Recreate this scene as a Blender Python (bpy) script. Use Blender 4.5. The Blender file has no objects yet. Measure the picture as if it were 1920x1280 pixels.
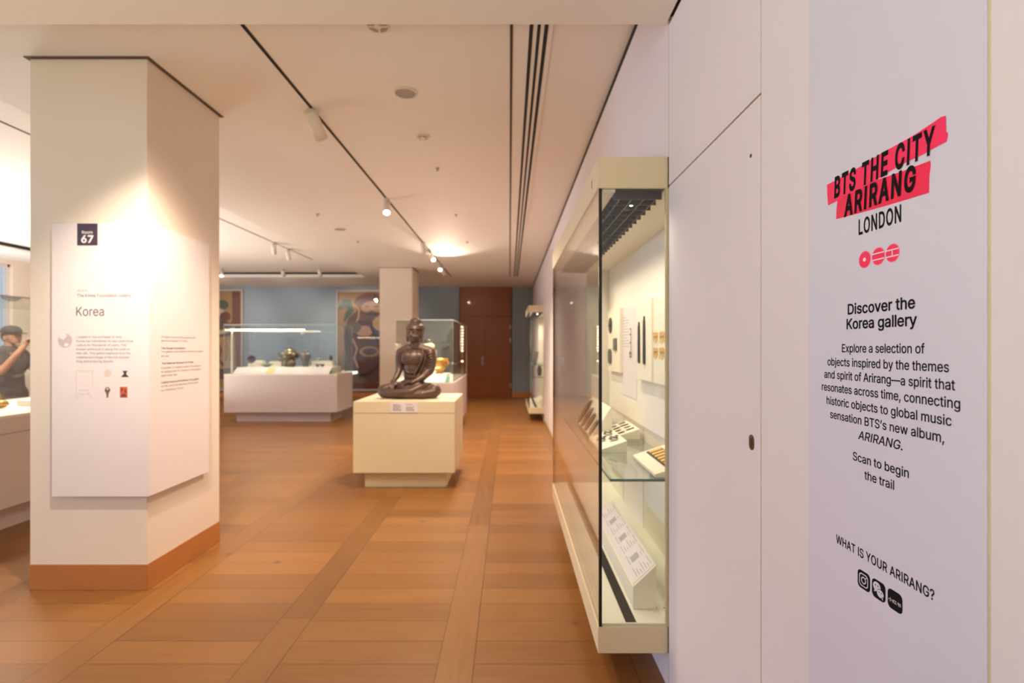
import bpy, bmesh, math, random
from mathutils import Vector, Matrix, Euler

random.seed(7)
S = bpy.context.scene
COL = S.collection
PI = math.pi

# ------------------------------------------------------------------ camera
F = 960.0                      # focal length in pixels of the 1920 px frame
EYE = 1.5
VX, VY = 955.0, 650.0          # vanishing point of the room's long axis
cd = bpy.data.cameras.new('camera')
cd.sensor_fit = 'HORIZONTAL'; cd.sensor_width = 36.0; cd.lens = 36.0 * F / 1920.0
cd.shift_x = (960 - VX) / 1920.0
cd.shift_y = (VY - 640) / 1920.0
cd.clip_start = 0.05; cd.clip_end = 200
cd.dof.use_dof = True; cd.dof.focus_distance = 1.15; cd.dof.aperture_fstop = 3.2
cam = bpy.data.objects.new('camera', cd); COL.objects.link(cam)
cam.location = (0, 0, EYE); cam.rotation_euler = (PI / 2, 0, 0)
S.camera = cam

# ------------------------------------------------------------------ world, lights, exposure
S.view_settings.view_transform = 'Standard'; S.view_settings.look = 'None'
S.view_settings.gamma = 1.0; S.view_settings.use_curve_mapping = False
S.view_settings.exposure = 1.13
S.cycles.use_denoising = True
S.cycles.max_bounces = 10; S.cycles.diffuse_bounces = 6; S.cycles.transparent_max_bounces = 32
S.cycles.sample_clamp_indirect = 6.0
S.cycles.caustics_reflective = False; S.cycles.caustics_refractive = False
w = bpy.data.worlds.new('daylight'); S.world = w; w.use_nodes = True
bg = w.node_tree.nodes['Background']
bg.inputs[0].default_value = (0.72, 0.80, 1.0, 1); bg.inputs[1].default_value = 0.33

WARM = (1.0, 0.81, 0.63)
def spot(loc, aim, power, angle=60, blend=0.6, col=WARM, radius=0.05):
    l = bpy.data.lights.new('spot_lamp', 'SPOT'); l.energy = power; l.color = col
    l.spot_size = math.radians(angle); l.spot_blend = blend; l.shadow_soft_size = radius
    o = bpy.data.objects.new('spot_lamp', l); COL.objects.link(o); o.location = loc
    d = Vector(aim) - Vector(loc); o.rotation_euler = d.to_track_quat('-Z', 'Y').to_euler()
    return o
HC = 3.28                      # ceiling
L = 0.697                      # right-hand wall plane
# pillar sign lamp, statue lamp, then added fill spots without fixtures
spot((-1.72, 2.30, 3.10), (-2.20, 3.13, 1.64), 120, 62, 0.95, (1.0, 0.82, 0.66), 0.03)
spot((-1.45, 3.98, 3.02), (-1.12, 5.75, 1.42), 40, 22, 0.7)
for (x, y, p) in ((-0.75, 4.6, 144), (-0.6, 7.6, 330), (-1.5, 2.9, 92), (-3.3, 7.0, 8), (-3.0, 9.4, 15), (-5.4, 5.2, 182), (-6.6, 9.0, 15), (-0.7, 11.8, 170), (-8.5, 12.0, 97)):
    spot((x, y, HC - 0.12), (x + 0.05, y + 0.1, 0), p, 120, 0.9, WARM, 0.22)

def area(loc, rot, sx, sy, power, col):
    l = bpy.data.lights.new('fill_lamp', 'AREA'); l.shape = 'RECTANGLE'; l.size = sx; l.size_y = sy; l.energy = power; l.color = col
    o = bpy.data.objects.new('fill_lamp', l); COL.objects.link(o); o.location = loc; o.rotation_euler = rot
    return o
# added fill lamps: one standing in for hall daylight, two unseen uplights
area((-14.5, 0.0, 1.6), (0, -PI / 2, 0), 2.6, 6.0, 300, (0.43, 0.63, 1.0))
area((-2.2, -1.2, 0.8), (PI, 0, 0), 1.2, 1.2, 52, (0.95, 1.0, 0.68))
area((-7.6, 7.4, 0.35), (PI, 0, 0), 2.0, 2.6, 165, (1.0, 0.96, 0.86))
# wall washers for the far wall, its paintings and the door
for (x, y, ax, p) in ((-7.05, 12.4, -8.6, 62), (-5.55, 12.4, -6.5, 66), (-4.65, 12.4, -4.2, 66), (-1.475, 11.6, -0.8, 10)):
    spot((x, y, 3.12), (ax, 15.2, 1.8), p, 75, 0.8, (1.0, 0.86, 0.72), 0.05)
spot((-1.30, 10.3, 2.9), (-0.9, 8.0, 3.75), 60, 85, 1.0, WARM, 0.04)  # unseen spot added to make a glow on the ceiling

# ------------------------------------------------------------------ materials
def lin(c):
    return tuple(((v / 255) / 12.92 if v / 255 <= 0.04045 else ((v / 255 + 0.055) / 1.055) ** 2.4) for v in c) + (1.0,)
def nd(nt, typ, **kw):
    n = nt.nodes.new(typ)
    for k, v in kw.items(): setattr(n, k, v)
    return n
MATS = {}
def mat(name, rgb, rough=0.6, metal=0.0, var=0.04, scale=8.0, bump=0.0, emit=None, estr=0.0, spec=0.5, coat=0.0):
    if name in MATS: return MATS[name]
    m = bpy.data.materials.new(name); m.use_nodes = True; nt = m.node_tree
    b = nt.nodes['Principled BSDF']; c = lin(rgb)
    b.inputs['Roughness'].default_value = rough; b.inputs['Metallic'].default_value = metal
    b.inputs['Specular IOR Level'].default_value = spec; b.inputs['Coat Weight'].default_value = coat
    tc = nd(nt, 'ShaderNodeTexCoord'); nz = nd(nt, 'ShaderNodeTexNoise')
    nz.inputs['Scale'].default_value = scale; nz.inputs['Detail'].default_value = 4
    nt.links.new(tc.outputs['Object'], nz.inputs['Vector'])
    mx = nd(nt, 'ShaderNodeMix', data_type='RGBA')
    mx.inputs[6].default_value = tuple(max(0, v * (1 - var)) for v in c[:3]) + (1,)
    mx.inputs[7].default_value = tuple(min(1, v * (1 + var)) for v in c[:3]) + (1,)
    nt.links.new(nz.outputs['Fac'], mx.inputs[0]); nt.links.new(mx.outputs[2], b.inputs['Base Color'])
    if bump:
        bp = nd(nt, 'ShaderNodeBump'); bp.inputs['Strength'].default_value = bump; bp.inputs['Distance'].default_value = 0.01
        nt.links.new(nz.outputs['Fac'], bp.inputs['Height']); nt.links.new(bp.outputs[0], b.inputs['Normal'])
    if emit:
        b.inputs['Emission Color'].default_value = lin(emit); b.inputs['Emission Strength'].default_value = estr
    MATS[name] = m; return m
def glass_mat(name, tint=(0.97, 0.985, 0.975), ior=1.5, rough=0.0):
    m = bpy.data.materials.new(name); m.use_nodes = True; nt = m.node_tree; nt.nodes.clear()
    out = nd(nt, 'ShaderNodeOutputMaterial'); mx = nd(nt, 'ShaderNodeMixShader')
    tr = nd(nt, 'ShaderNodeBsdfTransparent'); gl = nd(nt, 'ShaderNodeBsdfGlossy')
    tr.inputs[0].default_value = tint + (1,); gl.inputs['Roughness'].default_value = rough
    gl.inputs[0].default_value = (1, 1, 1, 1)
    geo = nd(nt, 'ShaderNodeNewGeometry')
    dt = nd(nt, 'ShaderNodeVectorMath', operation='DOT_PRODUCT'); nt.links.new(geo.outputs['Incoming'], dt.inputs[0]); nt.links.new(geo.outputs['Normal'], dt.inputs[1])
    def mth(op, a, b):
        n = nd(nt, 'ShaderNodeMath', operation=op)
        for k, v in enumerate((a, b)):
            if isinstance(v, (int, float)): n.inputs[k].default_value = v
            else: nt.links.new(v, n.inputs[k])
        return n.outputs[0]
    r0 = ((ior - 1) / (ior + 1)) ** 2                            # Schlick reflectance, the same from inside and outside the pane
    fac = mth('ADD', mth('MULTIPLY', mth('POWER', mth('SUBTRACT', 1.0, mth('ABSOLUTE', dt.outputs['Value'], 0.0)), 5.0), 1 - r0), r0)
    nt.links.new(fac, mx.inputs[0]); nt.links.new(tr.outputs[0], mx.inputs[1]); nt.links.new(gl.outputs[0], mx.inputs[2])
    nt.links.new(mx.outputs[0], out.inputs[0]); MATS[name] = m
    return m
def wood_mat(name, c1, c2, grain=(2.0, 18.0, 2.0), rough=0.4, coat=0.2):
    m = bpy.data.materials.new(name); m.use_nodes = True; nt = m.node_tree; b = nt.nodes['Principled BSDF']
    tc = nd(nt, 'ShaderNodeTexCoord'); mp = nd(nt, 'ShaderNodeMapping'); mp.inputs['Scale'].default_value = grain
    nz = nd(nt, 'ShaderNodeTexNoise'); nz.inputs['Scale'].default_value = 3; nz.inputs['Detail'].default_value = 6; nz.inputs['Distortion'].default_value = 0.4
    mx = nd(nt, 'ShaderNodeMix', data_type='RGBA'); mx.inputs[6].default_value = lin(c1); mx.inputs[7].default_value = lin(c2)
    nt.links.new(tc.outputs['Object'], mp.inputs[0]); nt.links.new(mp.outputs[0], nz.inputs['Vector'])
    nt.links.new(nz.outputs['Fac'], mx.inputs[0]); nt.links.new(mx.outputs[2], b.inputs['Base Color'])
    b.inputs['Roughness'].default_value = rough; b.inputs['Coat Weight'].default_value = coat
    MATS[name] = m; return m

def floor_mat():
    m = bpy.data.materials.new('oak_floor'); m.use_nodes = True; nt = m.node_tree; b = nt.nodes['Principled BSDF']
    ln = nt.links.new
    def math_(op, a, bb=None, c=None):
        n = nd(nt, 'ShaderNodeMath', operation=op)
        for i, v in enumerate((a, bb, c)):
            if v is None: continue
            if isinstance(v, (int, float)): n.inputs[i].default_value = v
            else: ln(v, n.inputs[i])
        return n.outputs[0]
    tc = nd(nt, 'ShaderNodeTexCoord'); sx = nd(nt, 'ShaderNodeSeparateXYZ'); ln(tc.outputs['Object'], sx.inputs[0])
    X, Y = sx.outputs[0], sx.outputs[1]
    PER, SW = 0.923, 0.172
    u = math_('ADD', X, 0.34 + PER * 40)                  # strip's left edge at X = -0.34
    ui = math_('FLOOR', math_('DIVIDE', u, PER)); uf = math_('SUBTRACT', u, math_('MULTIPLY', ui, PER))
    strip = math_('LESS_THAN', uf, SW)
    PW = 0.19
    v = math_('ADD', Y, 20.0); vi = math_('FLOOR', math_('DIVIDE', v, PW)); vf = math_('SUBTRACT', v, math_('MULTIPLY', vi, PW))
    SL = 2.3
    vs = math_('ADD', v, math_('MULTIPLY', ui, 0.83)); vsi = math_('FLOOR', math_('DIVIDE', vs, SL)); vsf = math_('SUBTRACT', vs, math_('MULTIPLY', vsi, SL))
    wn = nd(nt, 'ShaderNodeTexWhiteNoise', noise_dimensions='3D')
    cb = nd(nt, 'ShaderNodeCombineXYZ'); ln(ui, cb.inputs[0])
    idx = math_('ADD', math_('MULTIPLY', vi, math_('SUBTRACT', 1, strip)), math_('MULTIPLY', math_('ADD', vsi, 777), strip))
    ln(idx, cb.inputs[1]); ln(strip, cb.inputs[2]); ln(cb.outputs[0], wn.inputs[0])
    rnd = wn.outputs[0]
    # grain
    gx = math_('ADD', math_('MULTIPLY', X, 3.0), math_('MULTIPLY', rnd, 37)); gy = math_('MULTIPLY', Y, 34.0)
    hx = math_('MULTIPLY', X, 34.0); hy = math_('ADD', math_('MULTIPLY', Y, 3.0), math_('MULTIPLY', rnd, 37))
    def mixf(a, c): return math_('ADD', math_('MULTIPLY', a, math_('SUBTRACT', 1, strip)), math_('MULTIPLY', c, strip))
    gv = nd(nt, 'ShaderNodeCombineXYZ'); ln(mixf(gx, hx), gv.inputs[0]); ln(mixf(gy, hy), gv.inputs[1])
    nz = nd(nt, 'ShaderNodeTexNoise'); nz.inputs['Scale'].default_value = 1.0; nz.inputs['Detail'].default_value = 6; nz.inputs['Distortion'].default_value = 0.6
    ln(gv.outputs[0], nz.inputs['Vector'])
    # knots
    kv = nd(nt, 'ShaderNodeTexVoronoi'); kv.inputs['Scale'].default_value = 2.1
    ln(tc.outputs['Object'], kv.inputs['Vector'])
    knot = nd(nt, 'ShaderNodeMapRange'); knot.inputs[1].default_value = 0.02; knot.inputs[2].default_value = 0.07
    knot.inputs[3].default_value = 0.45; knot.inputs[4].default_value = 1.0; ln(kv.outputs['Distance'], knot.inputs[0])
    t = math_('ADD', math_('MULTIPLY', rnd, 0.42), math_('MULTIPLY', nz.outputs['Fac'], 0.58))
    cr = nd(nt, 'ShaderNodeValToRGB'); ln(t, cr.inputs[0])
    e = cr.color_ramp.elements
    e[0].position = 0.1; e[0].color = lin((116, 75, 36)); e[1].position = 0.95; e[1].color = lin((154, 105, 54))
    n = cr.color_ramp.elements.new(0.5); n.color = lin((134, 89, 43))
    # joints
    jw = 0.0026
    j1 = math_('MULTIPLY', math_('LESS_THAN', vf, jw * 1.6), math_('SUBTRACT', 1, strip))
    j2 = math_('LESS_THAN', uf, jw * 1.5)
    j3 = math_('LESS_THAN', math_('ABSOLUTE', math_('SUBTRACT', uf, SW)), jw)
    j4 = math_('MULTIPLY', math_('LESS_THAN', vsf, jw * 1.6), strip)
    joint = math_('MAXIMUM', math_('MAXIMUM', j1, j2), math_('MAXIMUM', j3, j4))
    dk = math_('MULTIPLY', math_('SUBTRACT', 1, math_('MULTIPLY', joint, 0.6)), knot.outputs[0])
    dk = math_('MULTIPLY', dk, math_('SUBTRACT', 1, math_('MULTIPLY', strip, 0.10)))
    mx = nd(nt, 'ShaderNodeMix', data_type='RGBA', blend_type='MULTIPLY'); mx.inputs[0].default_value = 1
    cc = nd(nt, 'ShaderNodeCombineColor')
    for i in range(3): ln(dk, cc.inputs[i])
    ln(cr.outputs[0], mx.inputs[6]); ln(cc.outputs[0], mx.inputs[7]); ln(mx.outputs[2], b.inputs['Base Color'])
    rr = math_('ADD', 0.27, math_('MULTIPLY', nz.outputs['Fac'], 0.16)); ln(rr, b.inputs['Roughness'])
    b.inputs['Specular IOR Level'].default_value = 0.5
    bp = nd(nt, 'ShaderNodeBump'); bp.inputs['Strength'].default_value = 0.12; bp.inputs['Distance'].default_value = 0.003
    ln(math_('SUBTRACT', nz.outputs['Fac'], joint), bp.inputs['Height']); ln(bp.outputs[0], b.inputs['Normal'])
    return m

WALL = mat('wall_paint', (226, 216, 216), 0.55, var=0.02, scale=3, bump=0.02)
CEIL = mat('ceiling_paint', (236, 228, 222), 0.7, var=0.015, scale=2)
PILL = mat('pillar_paint', (230, 216, 201), 0.6, var=0.015, scale=4)
CREAM = mat('cream_lacquer', (220, 205, 172), 0.45, var=0.02)
WHITE = mat('white_lacquer', (210, 198, 192), 0.4, var=0.015)
LINING = mat('case_lining', (232, 226, 212), 0.7, var=0.02)
BLACK = mat('black_slot', (12, 11, 11), 0.7)
SEAL = mat('black_seal', (14, 14, 14), 0.35)
GAP = mat('brown_gap', (74, 58, 46), 0.8)
BEIGE = mat('panel_edge', (214, 200, 160), 0.6)
BLUEW = mat('blue_grey_paint', (136, 150, 160), 0.7, var=0.03, scale=2)
SIGNW = mat('sign_white', (228, 218, 218), 0.5, var=0.01)
VINYL = mat('vinyl_lavender', (215, 210, 223), 0.32, var=0.01)
GLASS = glass_mat('case_glass')
SHELFG = glass_mat('shelf_glass', (0.86, 0.93, 0.90))
GREENEDGE = mat('glass_green_edge', (70, 105, 96), 0.15)
OAKB = wood_mat('oak_skirting', (168, 104, 54), (188, 122, 66), (1.2, 1.2, 16))
DOORW = wood_mat('door_veneer', (118, 56, 14), (138, 70, 20), (22, 2, 1.0), 0.4, 0.1)
INK = mat('black_ink', (10, 8, 9), 0.7, spec=0.2)
GREYINK = mat('grey_ink', (126, 117, 115), 0.6)
DGREY = mat('dark_grey_ink', (88, 82, 82), 0.6)
PURPLE = mat('purple_ink', (62, 48, 66), 0.5)
METALG = mat('brushed_metal', (150, 146, 140), 0.35, metal=0.9)
BRASS = mat('aged_brass', (120, 95, 70), 0.4, metal=0.8, bump=0.1)
LAMPW = mat('lamp_white', (225, 215, 205), 0.4)
LENS = mat('lit_lens', (255, 240, 220), 0.4, emit=(255, 232, 200), estr=14.0)

# ------------------------------------------------------------------ mesh helpers
class MB:
    def __init__(s): s.bm = bmesh.new(); s.mi = 0
    def _tag(s, f): f.material_index = s.mi; return f
    def box(s, x0, x1, y0, y1, z0, z1):
        p = [Vector((x, y, z)) for z in (z0, z1) for y in (y0, y1) for x in (x0, x1)]
        return s.hexa(p)
    def hexa(s, p):           # 8 points: bottom x0y0,x1y0,x0y1,x1y1, then top
        v = [s.bm.verts.new(q) for q in p]
        for a in ((0, 2, 3, 1), (4, 5, 7, 6), (0, 1, 5, 4), (1, 3, 7, 5), (3, 2, 6, 7), (2, 0, 4, 6)):
            s._tag(s.bm.faces.new([v[i] for i in a]))
        return s
    def prism(s, pts, vec):   # closed polygon of 3D points extruded by vec
        vec = Vector(vec); n = len(pts)
        a = [s.bm.verts.new(Vector(p)) for p in pts]; b = [s.bm.verts.new(Vector(p) + vec) for p in pts]
        s._tag(s.bm.faces.new(a[::-1])); s._tag(s.bm.faces.new(b))
        for i in range(n):
            j = (i + 1) % n; s._tag(s.bm.faces.new([a[i], a[j], b[j], b[i]]))
        return s
    def lathe(s, prof, c=(0, 0, 0), n=28, M=None, cap=True):   # prof: (r, z) pairs
        rings = []
        for r, z in prof:
            ring = []
            for k in range(n):
                q = Vector((r * math.cos(2 * PI * k / n), r * math.sin(2 * PI * k / n), z))
                if M is not None: q = M @ q
                ring.append(s.bm.verts.new(q + Vector(c)))
            rings.append(ring)
        for i in range(len(rings) - 1):
            for k in range(n):
                f = s._tag(s.bm.faces.new([rings[i][k], rings[i][(k + 1) % n], rings[i + 1][(k + 1) % n], rings[i + 1][k]])); f.smooth = True
        if cap:
            s._tag(s.bm.faces.new(rings[0][::-1])); s._tag(s.bm.faces.new(rings[-1]))
        return s
    def cyl(s, a, b, r, r2=None, n=20):
        a, b = Vector(a), Vector(b); d = b - a
        M = d.to_track_quat('Z', 'Y').to_matrix()
        return s.lathe([(r, 0), (r if r2 is None else r2, d.length)], a, n, M)
    def ell(s, c, r, n=14, M=None):
        m = Matrix.Translation(Vector(c)) @ (M.to_4x4() if M is not None else Matrix()) @ Matrix.Diagonal((*((r, r, r) if isinstance(r, (int, float)) else r), 1))
        g = bmesh.ops.create_uvsphere(s.bm, u_segments=n * 2, v_segments=n, radius=1, matrix=m)
        for v in g['verts']:
            for f in v.link_faces: f.smooth = True; f.material_index = s.mi
        return s
    def chain(s, pts, n=14):  # capsule chain: (x, y, z, r)
        for p in pts: s.ell(p[:3], p[3], max(7, n // 2))
        for p, q in zip(pts, pts[1:]):
            if (Vector(p[:3]) - Vector(q[:3])).length > 1e-4: s.cyl(p[:3], q[:3], p[3], q[3], n)
        return s
    def tube(s, pts, r, n=8):
        for p, q in zip(pts, pts[1:]): s.cyl(p, q, r, r, n)
        return s
    def addmesh(s, verts, faces):
        v = [s.bm.verts.new(q) for q in verts]
        for f in faces:
            try: s._tag(s.bm.faces.new([v[i] for i in f]))
            except ValueError: pass
        return s

WL = {}
def wloc(o): return WL.get(o.name, Vector((0, 0, 0)))
def build(name, mb, mats, parent=None, bevel=0.0, origin=None, label=None):
    if not isinstance(mats, (list, tuple)): mats = [mats]
    org = Vector(origin) if origin is not None else (wloc(parent) if parent else Vector((0, 0, 0)))
    bmesh.ops.recalc_face_normals(mb.bm, faces=mb.bm.faces[:])
    if bevel:
        es = [e for e in mb.bm.edges if len(e.link_faces) == 2 and e.calc_face_angle(0) > 0.6]
        bmesh.ops.bevel(mb.bm, geom=es, offset=bevel, segments=2, affect='EDGES', clamp_overlap=True)
    bmesh.ops.translate(mb.bm, verts=mb.bm.verts[:], vec=-org)
    me = bpy.data.meshes.new(name); mb.bm.to_mesh(me); mb.bm.free()
    for m in mats: me.materials.append(m)
    o = bpy.data.objects.new(name, me); COL.objects.link(o)
    WL[o.name] = org
    if parent: o.parent = parent; o.location = org - wloc(parent)
    else: o.location = org
    if label: o['label'] = label
    return o
def tag(o, label, cat, group=None, kind=None):
    if label: o['label'] = label
    if cat: o['category'] = cat
    if group: o['group'] = group
    if kind: o['kind'] = kind
    return o
def thing(name, loc, label, cat, group=None):
    o = bpy.data.objects.new(name, None); COL.objects.link(o); o.location = loc
    o.empty_display_size = 0.1; WL[o.name] = Vector(loc)
    return tag(o, label, cat, group)
def struct(name, mb, mats, bevel=0.0, parent=None):
    o = build(name, mb, mats, parent, bevel)
    if not parent: o['kind'] = 'structure'
    return o
def dup(root, loc, label=None, group=None, rotz=None):
    r = root.copy(); COL.objects.link(r); r.location = loc; WL[r.name] = Vector(loc)
    if rotz is not None: r.rotation_euler = (0, 0, rotz)
    if label: r['label'] = label
    if group: r['group'] = group
    for ch in list(root.children):
        c = ch.copy(); COL.objects.link(c); c.parent = r
        for g in ch.children:
            d = g.copy(); COL.objects.link(d); d.parent = c
    return r
def center_of(mb):
    vs = [v.co for v in mb.bm.verts]
    return Vector(((min(v.x for v in vs) + max(v.x for v in vs)) / 2, (min(v.y for v in vs) + max(v.y for v in vs)) / 2, min(v.z for v in vs)))
def single(name, mb, mats, label, cat, group=None, bevel=0.0):   # a thing that is one mesh
    o = build(name, mb, mats, None, bevel, center_of(mb)); return tag(o, label, cat, group)

def remeshed(mb, voxel, smooth=3, iters_factor=0.5):              # fuse overlapping blobs into one continuous surface
    me = bpy.data.meshes.new('tmp'); mb.bm.to_mesh(me); mb.bm.free()
    o = bpy.data.objects.new('tmp', me); COL.objects.link(o)
    m = o.modifiers.new('r', 'REMESH'); m.mode = 'VOXEL'; m.voxel_size = voxel; m.use_smooth_shade = True
    s = o.modifiers.new('s', 'SMOOTH'); s.iterations = smooth; s.factor = iters_factor
    dg = bpy.context.evaluated_depsgraph_get(); dg.update()
    ev = bpy.data.meshes.new_from_object(o.evaluated_get(dg))
    bpy.data.objects.remove(o); out = MB(); out.bm.from_mesh(ev)
    for f in out.bm.faces: f.smooth = True
    bpy.data.meshes.remove(ev); return out

# text: glyph meshes laid on any plane
import os
try:        # the sans-serif that ships inside Blender; the built-in font otherwise
    FONT = bpy.data.fonts.load(os.path.join(bpy.utils.resource_path('LOCAL'), 'datafiles', 'fonts', 'Inter.woff2'))
except Exception:
    FONT = None
try: CJK = bpy.data.fonts.load(os.path.join(bpy.utils.resource_path('LOCAL'), 'datafiles', 'fonts', 'Noto Sans CJK Regular.woff2'))
except Exception: CJK = None
_TC = {}
from mathutils.geometry import delaunay_2d_cdt
def _area(p): return 0.5 * sum(p[i].x * p[(i + 1) % len(p)].y - p[(i + 1) % len(p)].x * p[i].y for i in range(len(p)))
def _bez(sp, res=5):
    out = []; bp = sp.bezier_points; n = len(bp)
    for i in range(n):
        a, b = bp[i], bp[(i + 1) % n]; p0, p1, p2, p3 = a.co, a.handle_right, b.handle_left, b.co
        d = p3 - p0; st = 1 if (d.length < 1e-9 or (d.normalized().cross((p1 - p0)).length < 1e-5 and d.normalized().cross((p2 - p0)).length < 1e-5)) else res
        for k in range(st):
            t = k / st; out.append(p0 * (1 - t) ** 3 + p1 * 3 * t * (1 - t) ** 2 + p2 * 3 * t * t * (1 - t) + p3 * t ** 3)
    cl = []
    for p in out:
        if not cl or (p - cl[-1]).length > 1e-5: cl.append(p)
    if len(cl) > 1 and (cl[0] - cl[-1]).length < 1e-5: cl.pop()
    return [Vector((p.x, p.y)) for p in cl]
def _grow(p, off):
    n = len(p); out = []
    for i in range(n):
        e1 = (p[i] - p[i - 1]).normalized(); e2 = (p[(i + 1) % n] - p[i]).normalized()
        n1, n2 = Vector((e1.y, -e1.x)), Vector((e2.y, -e2.x)); b = n1 + n2
        if b.length < 0.3: out.append(p[i].copy()); continue
        b = b.normalized(); out.append(p[i] + b * (off / max(0.5, b.dot(n1))))
    return out
def plain_strokes(polys):        # the plain upright I and l of a grotesque instead of the serifed ones
    out = []; dx = 0.0
    for q in sorted(polys, key=lambda p: min(v.x for v in p)):
        xs = sorted({round(v.x, 3) for v in q}); ys = sorted({round(v.y, 3) for v in q}); w_, h_ = xs[-1] - xs[0], ys[-1] - ys[0]
        new = None; before = after = 0.0
        if h_ > 0.45 and len(q) == 12 and len(xs) == 4 and len(ys) == 4 and ys[1] - ys[0] < 0.2 * h_ and 0.2 < w_ < 0.3: new, before, after = (xs[1], xs[2]), 0.058, 0.116
        elif h_ > 0.45 and 0.11 < w_ < 0.15 and sum(abs(v.y - ys[-1]) < 0.002 for v in q) == 2 and ys[0] < 0.001 and abs(ys[-1] - 0.509) < 0.01 and len(q) > 12 and max(v.x for v in q if v.y > 0.3) - xs[0] < 0.07: new, after = (xs[0], xs[0] + 0.061), 0.032
        if new:
            a, b = new; ccw = _area(q) > 0; r_ = [Vector((a, 0)), Vector((b, 0)), Vector((b, ys[-1])), Vector((a, ys[-1]))]
            q = r_ if ccw else r_[::-1]
        out.append([Vector((v.x - dx - before, v.y)) for v in q]); dx += after
    return out
def glyphs(txt, bold=0.0, shear=0.0, space=1.0):
    k = (txt, bold, shear, space)
    if k in _TC: return _TC[k]
    cu = bpy.data.curves.new('t', 'FONT'); cu.body = txt; cu.size = 1.0
    fnt = CJK if ord(txt[0]) > 0x2000 else FONT
    if fnt: cu.font = fnt
    cu.space_character = space
    o = bpy.data.objects.new('t', cu); COL.objects.link(o)
    dg = bpy.context.evaluated_depsgraph_get(); dg.update()
    cv = o.to_curve(dg)
    polys = [q for q in (_bez(sp) for sp in cv.splines) if len(q) > 2]
    o.to_curve_clear(); bpy.data.objects.remove(o); bpy.data.curves.remove(cu)
    if FONT and fnt is FONT: polys = plain_strokes(polys)
    if shear: polys = [[Vector((v.x + shear * v.y, v.y)) for v in q] for q in polys]
    vs, fs = [], []
    if polys:
        sg = 1 if _area(max(polys, key=lambda q: abs(_area(q)))) > 0 else -1
        if bold: polys = [_grow(q, bold * sg) for q in polys]
        polys.sort(key=lambda q: min(v.x for v in q)); groups = []; xm = -1e9
        for q in polys:                                   # contours that overlap in x belong to one glyph
            if min(v.x for v in q) > xm: groups.append([])
            groups[-1].append(q); xm = max(xm, max(v.x for v in q))
        for gq in groups:
            pts = [v for q in gq for v in q]; ed = []; b0 = 0
            for q in gq: ed += [(b0 + i, b0 + (i + 1) % len(q)) for i in range(len(q))]; b0 += len(q)
            rv, _, rf, *_r = delaunay_2d_cdt(pts, ed, [], 0, 1e-5)
            base = len(vs); vs += [Vector((v.x, v.y, 0)) for v in rv]
            segs = [(q[i - 1], q[i]) for q in gq for i in range(len(q))]
            for f in rf:
                c = sum((rv[i] for i in f), Vector((0, 0))) / len(f); wn = 0
                for a, b in segs:
                    if (a.y > c.y) != (b.y > c.y) and c.x < (b.x - a.x) * (c.y - a.y) / (b.y - a.y) + a.x: wn += 1 if b.y > a.y else -1
                if wn: fs.append(tuple(base + i for i in f))
    _TC[k] = (vs, fs); return _TC[k]
_hv = glyphs('H')[0]; CAP = max(v.y for v in _hv) - min(v.y for v in _hv)
def put_text(mb, txt, origin, udir, vdir, cap, width=None, bold=0.0, shear=0.0, align='L', space=1.0):
    vs, fs = glyphs(txt, bold, shear, space)
    if not vs: return
    sy = cap / CAP; x0 = min(v.x for v in vs); x1 = max(v.x for v in vs)
    sx = sy if width is None else width / max(1e-6, x1 - x0)
    sh = {'L': x0, 'C': (x0 + x1) / 2, 'R': x1}[align]
    o, u, vv = Vector(origin), Vector(udir), Vector(vdir)
    mb.addmesh([o + u * ((q.x - sh) * sx) + vv * (q.y * sy) for q in vs], fs)

# ================================================================== THE ROOM
XL, YB, YF = -10.3, -3.0, 15.2
YP = 2.24                       # far edge of the near portal
# floor
m = MB(); m.box(XL - 0.2, 1.3, YB - 1.0, YF + 0.2, -0.1, 0.0); struct('floor', m, floor_mat())
# ceiling with a shallow coffer on the left side of the gallery
CX0, CX1, CY0, CY1 = -9.2, -3.68, 3.3, 13.1
m = MB()
m.box(CX1, 1.3, YP, YF + 0.2, HC, HC + 0.3); m.box(XL - 0.2, CX0, YP, YF + 0.2, HC, HC + 0.3)
m.box(CX0, CX1, YP, CY0, HC, HC + 0.3); m.box(CX0, CX1, CY1, YF + 0.2, HC, HC + 0.3)
m.box(CX0, CX1, CY0, CY1, HC + 0.125, HC + 0.3)
struct('ceiling', m, CEIL)
m = MB(); m.box(CX0 + 0.02, CX1 - 0.14, CY1 - 0.02, CY1 - 0.001, HC + 0.075, HC + 0.12); m.box(CX0 + 0.001, CX0 + 0.02, CY0 + 0.1, CY1 - 0.1, HC + 0.06, HC + 0.12)
struct('trim_1', m, BLACK)
# lowered soffit of the near portal
m = MB(); m.box(XL - 0.2, L - 0.012, YB, YP, 2.91, HC + 0.3); struct('ceiling_front', m, CEIL)
m = MB(); m.box(L - 0.012, L + 0.02, YB, YP, 2.945, HC + 0.3); struct('trim_2', m, GAP)
# long brown joint in the ceiling beside the slots
m = MB(); m.box(0.004, 0.020, YP, 12.95, HC - 0.003, HC + 0.002); struct('trim_3', m, GAP)

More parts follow.
